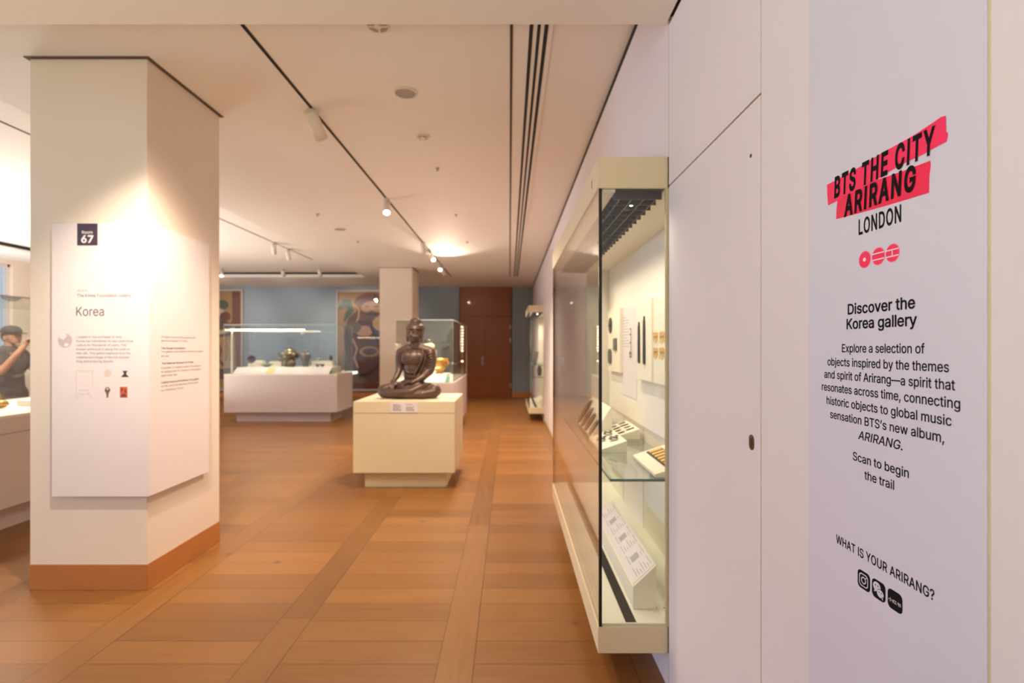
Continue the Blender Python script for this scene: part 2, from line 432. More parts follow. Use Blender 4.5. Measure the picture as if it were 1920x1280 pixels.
# right-hand wall: white panels with open joints on a backing
CA = dict(y0=2.245, y1=4.62, z0=0.156, z1=2.333)
CB = dict(y0=10.30, y1=12.2, z0=0.156, z1=2.333)
m = MB()
G = 0.003; T = 0.018
def pan(y0, y1, z0, z1): m.box(L, L + T, y0 + G, y1 - G, z0, z1)
pan(YB, 0.7435, 0.0, 2.905); pan(0.7430, 1.418, 0.0, 2.905)
pan(1.418, YP, 2.205, 2.905)
TOP = HC - 0.035
pan(YP, CA['y1'], CA['z1'], TOP)                       # above the case
pan(YP, CA['y1'], 0.0, CA['z0'])                       # under the case
pan(CA['y1'], CB['y0'], 0.083, TOP)
pan(CB['y0'], CB['y1'], CB['z1'], TOP); pan(CB['y0'], CB['y1'], 0.0, CB['z0'])
pan(CB['y1'], YF, 0.083, TOP)
struct('wall_right', m, WALL)
m = MB(); m.box(L + 0.002, L + T, 0.7395, 0.7470, 0, 2.905); m.box(L + 0.003, L + T, 1.4145, 1.4215, 0, 2.905); struct('trim_6', m, BEIGE)
m = MB()
XB = 0.915                                             # back of the case recesses
m.box(L + T, 1.3, YB, YP, 0, 2.94)
m.box(L + T, 1.3, CA['y1'], CB['y0'], 0.0, HC); m.box(L + T, 1.3, CB['y1'], YF + 0.2, 0.0, HC)
for c in (CA, CB):
    m.box(L + T, 1.3, c['y0'], c['y1'], c['z1'], HC); m.box(L + T, 1.3, c['y0'], c['y1'], 0, c['z0']); m.box(XB, 1.3, c['y0'], c['y1'], c['z0'], c['z1'])
struct('wall_right_backing', m, BEIGE)
m = MB(); m.box(L - 0.004, L + T - 0.001, YP, YF, TOP + 0.001, HC); struct('trim_4', m, BLACK)
# concealed service door in the panelling
m = MB(); m.box(L, L + T, 1.418 + G, YP - G, 0.004, 2.198); d2 = struct('door_2', m, WALL)
m = MB()
def rrect(cu, cv, w_, h_, r, k=6):
    pts = []
    for (sx, sy, a0) in ((1, 1, 0), (-1, 1, 90), (-1, -1, 180), (1, -1, 270)):
        for i in range(k + 1):
            a = math.radians(a0 + 90 * i / k); pts.append((cu + sx * (w_ / 2 - r) + r * math.cos(a), cv + sy * (h_ / 2 - r) + r * math.sin(a)))
    return pts
KY = L * F / (1409.5 - VX); KZ = EYE - L * (829 - VY) / (1409.5 - VX)
m.prism([(L - 0.0015, y, z) for y, z in rrect(KY, KZ, 0.030, 0.044, 0.0145)], (0.003, 0, 0)); kp = build('keyhole_cover', m, BRASS, d2, label='aged brass keyhole cover')
m = MB(); m.prism([(L - 0.003, y, z) for y, z in rrect(KY, KZ - 0.002, 0.010, 0.026, 0.0048)], (0.002, 0, 0)); build('keyhole', m, GAP, kp)
HY = L * F / (1408 - VX); HZ = EYE - L * (292 - VY) / (1408 - VX)
m = MB(); m.cyl((L - 0.001, HY, HZ), (L + 0.004, HY, HZ), 0.0055); build('screw_hole', m, GAP, d2)

# far wall, left wall with a tall window
m = MB(); m.box(XL - 0.2, 1.3, YF, YF + 0.2, 0, HC); struct('wall_far', m, BLUEW)
m = MB(); m.box(-3.9, 1.3, YB - 0.2, YB, 0, 2.91); struct('light_block_wall', m, WALL)  # unseen wall added behind the camera to keep light off the pillar front
m = MB(); m.box(0.06, L, YF - 0.02, YF, 0, 0.16); m.box(XL, -1.49, YF - 0.02, YF, 0, 0.16); struct('baseboard_far', m, OAKB)
m = MB()
WY0, WY1, WZ0, WZ1 = 7.2, 10.62, 0.25, 3.2
m.box(XL - 0.2, XL, 3.5, WY0, 0, HC); m.box(XL - 0.2, XL, WY1, YF, 0, HC); m.box(XL - 0.2, XL, WY0, WY1, 0, WZ0); m.box(XL - 0.2, XL, WY0, WY1, WZ1, HC)
struct('wall_left', m, PILL)
m = MB()
for y in (WY0, 8.9, WY1 - 0.05): m.box(XL - 0.12, XL - 0.06, y, y + 0.05, WZ0, WZ1)
m.box(XL - 0.12, XL - 0.06, WY0, WY1, WZ0, WZ0 + 0.05); m.box(XL - 0.12, XL - 0.06, WY0, WY1, WZ1 - 0.05, WZ1)
wn1 = struct('window_1', m, WHITE)
m = MB(); m.box(XL - 0.095, XL - 0.085, WY0 + 0.03, WY1 - 0.03, WZ0 + 0.03, WZ1 - 0.03); build('window_pane', m, GLASS, wn1)

# tall wooden double door in the far wall
DX0, DX1 = -1.47, 0.045
mid = (909 - VX) * YF / F
m = MB(); DY = YF - 0.03
m.box(DX0, DX1, DY, YF, 2.415, 3.26); d1 = struct('door_1', m, DOORW)
m = MB(); m.box(DX0, mid - 0.002, DY, YF, 0.005, 2.408); lf1 = build('door_leaf', m, DOORW, d1)
m = MB(); m.box(mid + 0.002, DX1, DY, YF, 0.005, 2.408); lf2 = build('door_leaf', m, DOORW, d1)
hx = (905 - VX) * YF / F
m = MB(); m.box(hx - 0.03, hx + 0.03, DY - 0.012, DY, 0.96, 1.2); m.tube([(hx, DY - 0.012, 1.0), (hx, DY - 0.05, 1.0), (hx, DY - 0.05, 1.16), (hx, DY - 0.012, 1.16)], 0.01); build('door_handle', m, METALG, lf1)
for z in (2.08, 1.70, 0.35):
    m = MB(); m.box(DX1 - 0.035, DX1 + 0.01, DY - 0.01, DY, z - 0.06, z + 0.06); build('hinge', m, METALG, lf2)
m = MB(); m.box(DX1, DX1 + 0.03, YF - 0.025, YF, 0, 3.26); m.box(DX0 - 0.02, DX0, YF - 0.025, YF, 0, 3.26); struct('trim_5', m, GAP)

# ================================================================== CEILING FITTINGS
def track(p0, p1, wid, label):
    a, b = Vector(p0), Vector(p1); d = (b - a).normalized(); n = Vector((-d.y, d.x, 0)) * wid / 2
    r = thing('lighting_track', a, label, 'lighting track')
    m = MB(); m.prism([a - n, a + n, b + n, b - n], (0, 0, -0.004)); build('rail', m, GAP, r)
    m = MB(); k = n * 0.45; m.prism([a - k + Vector((0, 0, -0.0045)), a + k + Vector((0, 0, -0.0045)), b + k + Vector((0, 0, -0.0045)), b - k + Vector((0, 0, -0.0045))], (0, 0, -0.001)); build('conductor_groove', m, BLACK, r)
    return r
TX = -1.475
track((TX, YP + 0.02, HC), (TX, 13.0, HC), 0.022, 'long dark lighting track recessed in the ceiling above the seated statue')
track((-4.30, 3.6, HC + 0.125), (-4.30, 11.2, HC + 0.125), 0.02, 'thin lighting track in the ceiling coffer behind the room sign pillar')

def spotlight(base, aim, lit, label, stem=0.07, length=0.185, rad=0.042, group=None):
    b = Vector(base); d = (Vector(aim) - b).normalized()
    r = thing('track_spotlight', b, label, 'spotlight', group)
    m = MB(); m.box(b.x - 0.018, b.x + 0.018, b.y - 0.05, b.y + 0.05, b.z - 0.028, b.z - 0.004); build('track_adapter', m, LAMPW, r, 0.003)
    c = b + Vector((0, 0, -0.028 - stem))
    m = MB(); m.cyl(b + Vector((0, 0, -0.028)), c, 0.009); build('stem', m, LAMPW, r)
    h0, h1 = c - d * length * 0.35, c + d * length * 0.65
    Mx = d.to_track_quat('Z', 'Y').to_matrix()
    m = MB(); m.lathe([(rad * 0.6, -0.004), (rad, 0), (rad, length), (rad * 0.86, length), (rad * 0.84, length - 0.012)], h0, 24, Mx); hd = build('lamp_head', m, LAMPW, r)
    m = MB(); m.lathe([(rad * 0.8, length - 0.010), (rad * 0.8, length - 0.006)], h0, 20, Mx); build('lens', m, LENS if lit else GAP, hd)
    return r
spotlight((TX, 3.86, HC), (-0.9, 6.3, 1.0), False, 'large white track spotlight nearest the doorway soffit, turned away', 0.05, 0.21, 0.05)
spotlight((TX, 6.15, HC), (-1.15, 4.9, 1.6), True, 'lit white spotlight hanging alone midway along the long track', 0.06, 0.20, 0.045)
spotlight((TX, 8.75, HC), (-1.45, 8.9, 0.5), False, 'unlit white spotlight pointing straight down before the lit pair', 0.05)
spotlight((TX, 9.75, HC), (-0.9, 8.6, 2.5), True, 'lit spotlight just past the downward one on the long track', 0.05)
spotlight((TX, 10.9, HC), (-1.2, 9.0, 1.6), True, 'lit spotlight near the end of the long track by white pillar', 0.05)
spotlight((TX, 11.35, HC), (-1.0, 12.5, 1.6), False, 'last spotlight on the long track, behind the lit ones', 0.05)
spotlight((-4.3, 9.35, HC + 0.125), (-4.6, 10.2, 1.0), False, 'white spotlight on the coffer track, nearer the sign pillar', 0.07)
spotlight((-4.3, 9.95, HC + 0.125), (-4.2, 10.6, 1.0), False, 'white spotlight on the coffer track, nearer the far slot', 0.07)
for x, lab, lit, ax in ((-7.05, 'lit spotlight before the black coffer slot, beside the sign pillar', True, -6.6), (-5.55, 'white spotlight before the black slot above the vase showcase', False, -5.5), (-4.65, 'white spotlight before the black slot, nearest its open end', False, -4.6)):
    spotlight((x, 12.55, HC + 0.125), (ax, 11.4 if lit else 14.5, 1.2), lit, lab, 0.06, 0.16)

r = thing('slot_diffuser', (0.165, YP, HC), 'long white air diffuser with three black slots running down the ceiling', 'air vent')
m = MB(); m.box(0.055, 0.245, YP + 0.005, 12.95, HC - 0.006, HC); build('frame', m, CEIL, r)
for x0, x1 in ((0.112, 0.133), (0.156, 0.174), (0.195, 0.217)):
    m = MB(); m.box(x0, x1, YP + 0.005, 12.9, HC - 0.0075, HC - 0.005); build('slot', m, BLACK, r)

SPK = mat('speaker_grille', (168, 158, 150), 0.7)
def on_ceiling(px, py): y = (HC - EYE) * F / (VY - py); return ((px - VX) * y / F, y)
def disc(px, py, rad, name, cat, label, cross=False, m_=SPK):
    x, y = on_ceiling(px, py)
    r = thing(name, (x, y, HC), label, cat)
    m = MB(); m.lathe([(rad, 0), (rad, -0.008), (rad * 0.9, -0.012), (rad * 0.86, -0.008)], (x, y, HC), 32); build('rim', m, LAMPW, r)
    m = MB(); m.lathe([(rad * 0.86, -0.003), (rad * 0.86, -0.009)], (x, y, HC), 32); g = build('grille', m, m_, r)
    if cross:
        m = MB(); m.box(x - rad * 0.85, x + rad * 0.85, y - 0.006, y + 0.006, HC - 0.014, HC - 0.009); m.box(x - 0.006, x + 0.006, y - rad * 0.85, y + rad * 0.85, HC - 0.014, HC - 0.009)
        m.lathe([(0.02, -0.009), (0.02, -0.016)], (x, y, HC), 16); build('cross_bars', m, LAMPW, r)
disc(708, 46, 0.066, 'ceiling_vent', 'air vent', 'round ceiling vent with cross bars half hidden by the doorway soffit', True)
disc(760, 173, 0.082, 'ceiling_speaker', 'ceiling speaker', 'plain round ceiling speaker between the soffit and the small vent')
disc(793, 256, 0.054, 'ceiling_vent', 'air vent', 'small round ceiling vent between the speaker and the sprinkler head', True)
disc(637, 429, 0.09, 'ceiling_speaker', 'ceiling speaker', 'round ceiling disc beyond the hanging lit spotlight, left of the long track')
for px, py, lab in ((820, 315, 'tiny sprinkler head beyond the small round vent'), (855, 402, 'tiny sprinkler head between the lit spotlight and the slot diffuser'), (595, 401, 'tiny sprinkler head beside the round disc near the long track'), (876, 453, 'tiny sprinkler head nearest the far door'), (671, 452, 'tiny sprinkler head beyond the round disc')):
    x, y = on_ceiling(px, py)
    m = MB(); m.lathe([(0.02, 0), (0.02, -0.005), (0.008, -0.006), (0.008, -0.02), (0.016, -0.022), (0.016, -0.025)], (x, y, HC), 14)
    single('sprinkler_head', m, SPK, lab, 'sprinkler', )

# ================================================================== PILLARS
def pillar(x0, x1, y0, y1, label):
    r = thing('pillar', ((x0 + x1) / 2, (y0 + y1) / 2, 0), label, 'pillar')
    m = MB(); m.box(x0, x1, y0, y1, 0.15, HC - 0.006); build('shaft', m, PILL, r, 0.002)
    m = MB(); m.box(x0 - 0.003, x1 + 0.003, y0 - 0.003, y1 + 0.003, 0, 0.158); build('skirting', m, OAKB, r, 0.002)
    m = MB(); m.box(x0 - 0.022, x1 + 0.022, y0 - 0.022, y1 + 0.022, HC - 0.005, HC - 0.0005); build('shadow_gap', m, mat('shadow_brown', (104, 84, 68), 0.8), r)
    return r
pillar(-2.957, -2.234, 3.158, 3.945, 'big square white pillar with wooden skirting carrying the room sign')
pillar(-2.905, -2.175, 11.47, 12.25, 'square white pillar beyond the seated statue near the far wall')

# wrap-around room sign on the near pillar
SX, SY = -2.204, 3.128
r = thing('room_sign', (-2.5, 3.14, 0.58), 'white wrap-around room sign reading Korea on the near pillar', 'sign')
zt, zb = 2.253, 0.585; th = 0.006
xl = (97 - VX) * SY / F; yr = -SX * F / (VX - 392)
m = MB()
m.box(xl, SX, SY, SY + th, zb, zt); m.box(SX - th, SX, SY + th, yr, zb, zt); build('sign_panel', m, SIGNW, r, 0.001)
m = MB(); m.box(xl + 0.05, SX - 0.10, SY + th, 3.1585, zb + 0.1, zt - 0.1); m.box(-2.2345, SX - th, 3.30, yr - 0.06, zb + 0.1, zt - 0.1); build('mounting_batten', m, WHITE, r)
fy = SY - 0.0006
def fx(px): return (px - VX) * SY / F
def fz(py): return EYE - (py - VY) * SY / F
UX, UZ = (1, 0, 0), (0, 0, 1)
m = MB(); m.box(fx(145), fx(183), fy - 0.0006, SY, fz(460), fz(419)); tg = build('room_number_block', m, PURPLE, r)
m = MB(); put_text(m, 'Room', (fx(154), fy - 0.0012, fz(438)), UX, UZ, 0.017, fx(174) - fx(154), 0.012)
put_text(m, '67', (fx(152.5), fy - 0.0012, fz(454.5)), UX, UZ, 0.042, fx(175.5) - fx(152.5), 0.03); build('lettering', m, SIGNW, tg)
m = MB(); put_text(m, '한국관', (fx(145), fy, fz(546)), UX, UZ, 0.016, fx(165) - fx(145))
put_text(m, 'The Korea Foundation Gallery', (fx(144.5), fy, fz(556.5)), UX, UZ, 0.0185, fx(246) - fx(144.5), 0.008); build('gallery_name', m, GREYINK, r)
m = MB(); put_text(m, 'Korea', (fx(143), fy, fz(592)), UX, UZ, 0.055, fx(195) - fx(143)); build('title_lettering', m, DGREY, r)
m = MB()
for i, s_ in enumerate(('Located to the northeast of Asia,', 'Korea has maintained its own distinctive', 'culture for thousands of years. The', 'Korean peninsula is along the route of', 'Han silk. This gallery explores how the', 'material and image of the rich Korean', 'King and enduring society')):
    put_text(m, s_, (fx(143.5), fy, fz(633.5 + 7.6 * i)), UX, UZ, 0.0135)
build('introduction_text', m, GREYINK, r)
GLOBE = mat('globe_grey', (196, 180, 182), 0.6); GLOBE2 = mat('globe_land', (232, 222, 222), 0.6)
m = MB(); gx_, gz_ = fx(122), fz(638); R_ = 0.043
m.prism([(gx_ + R_ * math.cos(a), fy, gz_ + R_ * math.sin(a)) for a in [2 * PI * i / 36 for i in range(36)]], (0, 0.0005, 0))
m.mi = 1
m.prism([(gx_ + R_ * x, fy - 0.0005, gz_ + R_ * z) for x, z in ((-.75, .68), (-.35, .95), (.1, 1.0), (.25, .55), (.0, .35), (-.2, .05), (-.45, .25), (-.8, .3))], (0, 0.0004, 0))
m.prism([(gx_ + R_ * x, fy - 0.0005, gz_ + R_ * z) for x, z in ((.1, -.35), (.55, -.5), (.45, -.8), (.05, -.93), (-.15, -.7))], (0, 0.0004, 0))
build('locator_globe', m, [GLOBE, GLOBE2], r)
m = MB()
def line(x0, y0, x1, y1, t=0.0022):
    a, b = Vector((fx(x0), fy, fz(y0))), Vector((fx(x1), fy, fz(y1))); d = (b - a).normalized(); n = Vector((-d.z, 0, d.x)) * t / 2
    m.prism([a - n, a + n, b + n, b - n], (0, 0.0004, 0))
for q in ((143, 695, 174, 695), (174, 695, 174, 725), (143, 695, 143, 747), (149, 731, 166, 731), (166, 731, 166, 739), (149, 739, 166, 739), (149, 731, 149, 739), (166, 739, 174, 747), (143, 747, 149, 744), (166, 720, 170, 719)): line(*q)
build('floor_plan_drawing', m, mat('plan_line', (205, 196, 194), 0.6), r)
PALEJ = mat('pale_print', (214, 200, 190), 0.6); DKJ = mat('dark_print', (52, 44, 54), 0.6); OCH = mat('brown_print', (118, 84, 66), 0.6); ORG = mat('orange_print', (196, 96, 48), 0.6); ORD = mat('orange_dark_print', (126, 58, 38), 0.6)
def flat(m, pts, dy=0.0): m.prism([(fx(x), fy - dy, fz(y)) for x, y in pts], (0, 0.0004, 0))
m = MB(); flat(m, [(202 + 6.3 * math.cos(a), 699 + 7 * math.sin(a)) for a in [2 * PI * i / 24 for i in range(24)]]); build('jar_picture', m, PALEJ, r)
m = MB(); flat(m, [(229, 695), (240, 695), (237.5, 697.5), (236.5, 701), (242, 706.5), (226.5, 706.5), (232.5, 701), (231.5, 697.5)]); build('bottle_picture', m, DKJ, r)
m = MB(); flat(m, [(196, 731), (198, 727), (201.5, 725), (205, 727), (207, 731), (204, 737), (203, 741), (203.5, 745), (199.5, 745), (200, 741), (199, 737)]); m.mi = 1
flat(m, [(199, 729), (201.5, 726.5), (204.5, 729), (201.5, 731)], 0.0004); build('cup_picture', m, [OCH, PALEJ], r)
m = MB(); flat(m, [(225, 725), (239, 725), (239, 745), (225, 745)]); m.mi = 1
flat(m, [(227, 727), (231, 727), (230, 732), (227, 735)], 0.0004); flat(m, [(234, 728), (237, 730), (237, 738), (233.5, 735)], 0.0004); flat(m, [(227, 740), (233, 737), (237, 741), (237, 744), (227, 744)], 0.0004); build('print_picture', m, [ORG, ORD], r)
# right-hand side of the sign
gxx = SX + 0.0006
def gy(px): return -SX * F / (VX - px)
def gz(px, py): return EYE - (py - VY) * gy(px) / F
m = MB(); UY = (0, 1, 0)
bold = []
def gl(s_, px0, py0, px1, b_=0.0, mm=None):
    mm = MB(); y0, y1 = gy(px0), gy(px1); put_text(mm, s_, (gxx, y0, gz(px0, py0)), UY, UZ, 0.0125, y1 - y0, b_)
    build('sponsor_heading' if b_ else 'sponsor_text', mm, DGREY if b_ else GREYINK, r)
mt = mh = None
gl('This gallery has been made possible by the', 302, 633, 366, 0, mt); gl('generous support of many.', 302, 640, 352, 0, mt)
gl('The Korea Foundation', 302, 654.5, 347, 0.012, mh); gl('The galleries and collection are free to explore', 302, 661, 381, 0, mt); gl('all year.', 302, 669, 318, 0, mt)
gl('The National Museum of Korea', 303, 683, 362, 0.012, mh)
for i in range(3): gl(('A partner in research and in the display', 'of objects lent for visitors of the gallery', 'open every day')[i], 302, 691.5 + 7.2 * i, (376, 377, 332)[i], 0, mt)
gl('A family trust and the friends of the gallery', 302, 719, 373, 0.012, mh); gl('for the care of all paintings and ceramics', 302, 726, 372, 0, mt); gl('on display here.', 302, 733.5, 345, 0, mt)

# ================================================================== LAVENDER POSTER ON THE RIGHT WALL
LF = L * F
def wy(px): return LF / (px - VX)
def wz(px, py): return EYE - L * (py - VY) / (px - VX)
def rz(rat): return EYE - L * rat
PY0, PY1 = wy(1517), wy(1852)
r = thing('wall_poster', (L, (PY0 + PY1) / 2, 0.3), 'tall lavender vinyl poster on the white wall with a red brushstroke title', 'poster')
XV = L - 0.0008
m = MB(); m.box(XV, L - 0.0001, PY1, PY0, 0.02, 2.65); build('vinyl_sheet', m, VINYL, r)
UW = (0, -1, 0)
RED = mat('red_print', (255, 40, 96), 0.4, var=0.06, scale=30); REDL = mat('pink_print', (250, 140, 165), 0.4); RED2 = mat('red_print_deep', (246, 30, 82), 0.4, var=0.06, scale=30)
def wflat(m, pts, layer=1, thick=0.0003): m.prism([(XV - 0.0004 * layer, y, z) for y, z in pts], (thick, 0, 0))
def cpt(cx, cy): px, py = 1540 + cx / 4, 200 + cy / 4; return (wy(px), wz(px, py))
m = MB(); wflat(m, [cpt(*p) for p in ((125, 704), (160, 655), (410, 553), (622, 480), (822, 404), (826, 440), (815, 520), (813, 645), (640, 698), (480, 745), (300, 795), (115, 843), (118, 770))], 1); build('brush_stroke', m, RED2, r)
m = MB(); wflat(m, [cpt(*p) for p in ((48, 585), (145, 535), (300, 448), (450, 352), (700, 214), (860, 108), (905, 76), (940, 68), (941, 120), (943, 190), (957, 196), (953, 225), (945, 262), (860, 306), (770, 358), (660, 408), (570, 455), (490, 502), (410, 553), (260, 636), (125, 704), (90, 722), (56, 740), (50, 660))], 2); build('brush_stroke', m, RED, r)
def wtext(m, s_, px0, px1, rat, cap, b_=0.0, shear=0.0, layer=1, sp=1.0):
    y0, y1 = wy(px0), wy(px1)
    put_text(m, s_, (XV - 0.0004 * layer - 0.0001, y0, rz(rat)), UW, UZ, cap, y0 - y1, b_, shear, 'L', sp)
m = MB(); wtext(m, 'BTS THE CITY', 1565.7, 1756, -0.4575, 0.0408, 0.030, 0.10, 3, 1.2); wtext(m, 'ARIRANG', 1584, 1719, -0.3885, 0.0402, 0.030, 0.10, 3, 1.2); build('title_lettering', m, INK, r)
m = MB(); wtext(m, 'LONDON', 1611, 1691, -0.320, 0.0292, 0.018, 0.0, 1, 1.1); build('city_lettering', m, INK, r)
for i, (px, rt) in enumerate(((1622.6, -0.245), (1648, -0.245), (1674.8, -0.2445))):
    cy_, cz_ = wy(px), rz(rt); R_ = 0.0162
    m = MB(); circ = lambda R, k=36: [(cy_ + R * math.cos(2 * PI * j / k), cz_ + R * math.sin(2 * PI * j / k)) for j in range(k)]
    wflat(m, circ(R_ * 1.06), 1); m.mi = 1; wflat(m, circ(R_ * 0.96), 2); m.mi = 2
    if i == 0: wflat(m, circ(R_ * 0.24, 20), 3)
    else:
        for zz in (0.36, -0.36):
            h = math.sqrt(1 - zz * zz) * R_; wflat(m, [(cy_ - h, cz_ + zz * R_ - 0.0011), (cy_ + h, cz_ + zz * R_ - 0.0011), (cy_ + h, cz_ + zz * R_ + 0.0011), (cy_ - h, cz_ + zz * R_ + 0.0011)], 3)
        if i == 2: wflat(m, [(cy_ - 0.001, cz_ - 0.36 * R_), (cy_ + 0.001, cz_ - 0.36 * R_), (cy_ + 0.001, cz_ + 0.36 * R_), (cy_ - 0.001, cz_ + 0.36 * R_)], 3)
    build('logo_disc', m, [REDL, RED, mat('logo_white', (250, 225, 228), 0.4)], r)
m = MB(); wtext(m, 'Discover the', 1590.6, 1717, -0.0955, 0.0205, 0.016); wtext(m, 'Korea gallery', 1588.3, 1720.7, -0.0525, 0.0205, 0.016); build('heading_text', m, INK, r)
m = MB()
for s_, a, b, rt in (('Explore a selection of', 1579.7, 1735, .0158), ('objects inspired by the themes', 1552.6, 1780.8, .0577), ('and spirit of Arirang—a spirit that', 1546.5, 1792.2, .0975),
                     ('resonates across time, connecting', 1542, 1801.8, .1378), ('historic objects to global music', 1550.8, 1785.6, .179), ('sensation BTS’s new album,', 1557.4, 1771.7, .2206)):
    wtext(m, s_, a, b, rt, 0.0165, 0.009)
wtext(m, 'ARIRANG.', 1609.9, 1693.4, .263, 0.0165, 0.008, 0.2); build('body_text', m, INK, r)
m = MB(); wtext(m, 'Scan to begin', 1600.2, 1705.2, .328, 0.0165, 0.009); wtext(m, 'the trail', 1622, 1677.6, .371, 0.0165, 0.009); build('scan_text', m, INK, r)
m = MB(); wtext(m, 'WHAT IS YOUR ARIRANG?', 1568.8, 1753.3, .597, 0.0172, 0.012, 0, 1, 1.04); build('slogan_text', m, INK, r)
ICW = VINYL
for i, px in enumerate((1620.6, 1648.4, 1679)):
    cy_, cz_ = wy(px), rz(0.658); s_ = 0.0352
    def uv(u, v): return (cy_ - u * s_, cz_ + v * s_)
    m = MB(); wflat(m, rrect(cy_, cz_, s_, s_, s_ * 0.25), 1); ic = build('app_icon', m, INK, r)
    m = MB()
    def ring(pts_out, pts_in, layer):
        n = len(pts_out); x = XV - 0.0004 * layer
        vs = [Vector((x, *p)) for p in pts_out] + [Vector((x, *p)) for p in pts_in]
        m.addmesh(vs, [(j, (j + 1) % n, n + (j + 1) % n, n + j) for j in range(n)])
    def circ2(u, v, R, k=28, ry=None): return [uv(u + R * math.cos(2 * PI * j / k), v + (ry or R) * math.sin(2 * PI * j / k)) for j in range(k)]
    if i == 0:
        ring(rrect(cy_, cz_, s_ * .72, s_ * .72, s_ * .2), rrect(cy_, cz_, s_ * .6, s_ * .6, s_ * .15), 2)
        ring(circ2(0, 0, .2), circ2(0, 0, .135), 2); wflat(m, circ2(.19, .19, .04), 2)
        build('icon_glyph', m, ICW, ic)
    elif i == 1:
        wflat(m, circ2(-.12, .14, .28, ry=.25), 2); wflat(m, [uv(-.3, -.02), uv(-.32, -.2), uv(-.14, -.1)], 2)
        m.mi = 1; wflat(m, circ2(.17, -.12, .27, ry=.23), 3); wflat(m, circ2(-.21, .2, .035), 3); wflat(m, circ2(-.02, .2, .035), 3)
        m.mi = 0; wflat(m, circ2(.17, -.12, .245, ry=.205), 4); wflat(m, [uv(.24, -.28), uv(.36, -.4), uv(.36, -.2)], 4)
        m.mi = 1; wflat(m, circ2(.09, -.06, .03), 5); wflat(m, circ2(.26, -.06, .03), 5)
        build('icon_glyph', m, [ICW, INK], ic)
    else:
        put_text(m, '小红书', (XV - 0.0009, *uv(-.43, -.13)), UW, UZ, s_ * 0.30, s_ * .86, 0.006); build('icon_glyph', m, ICW, ic)

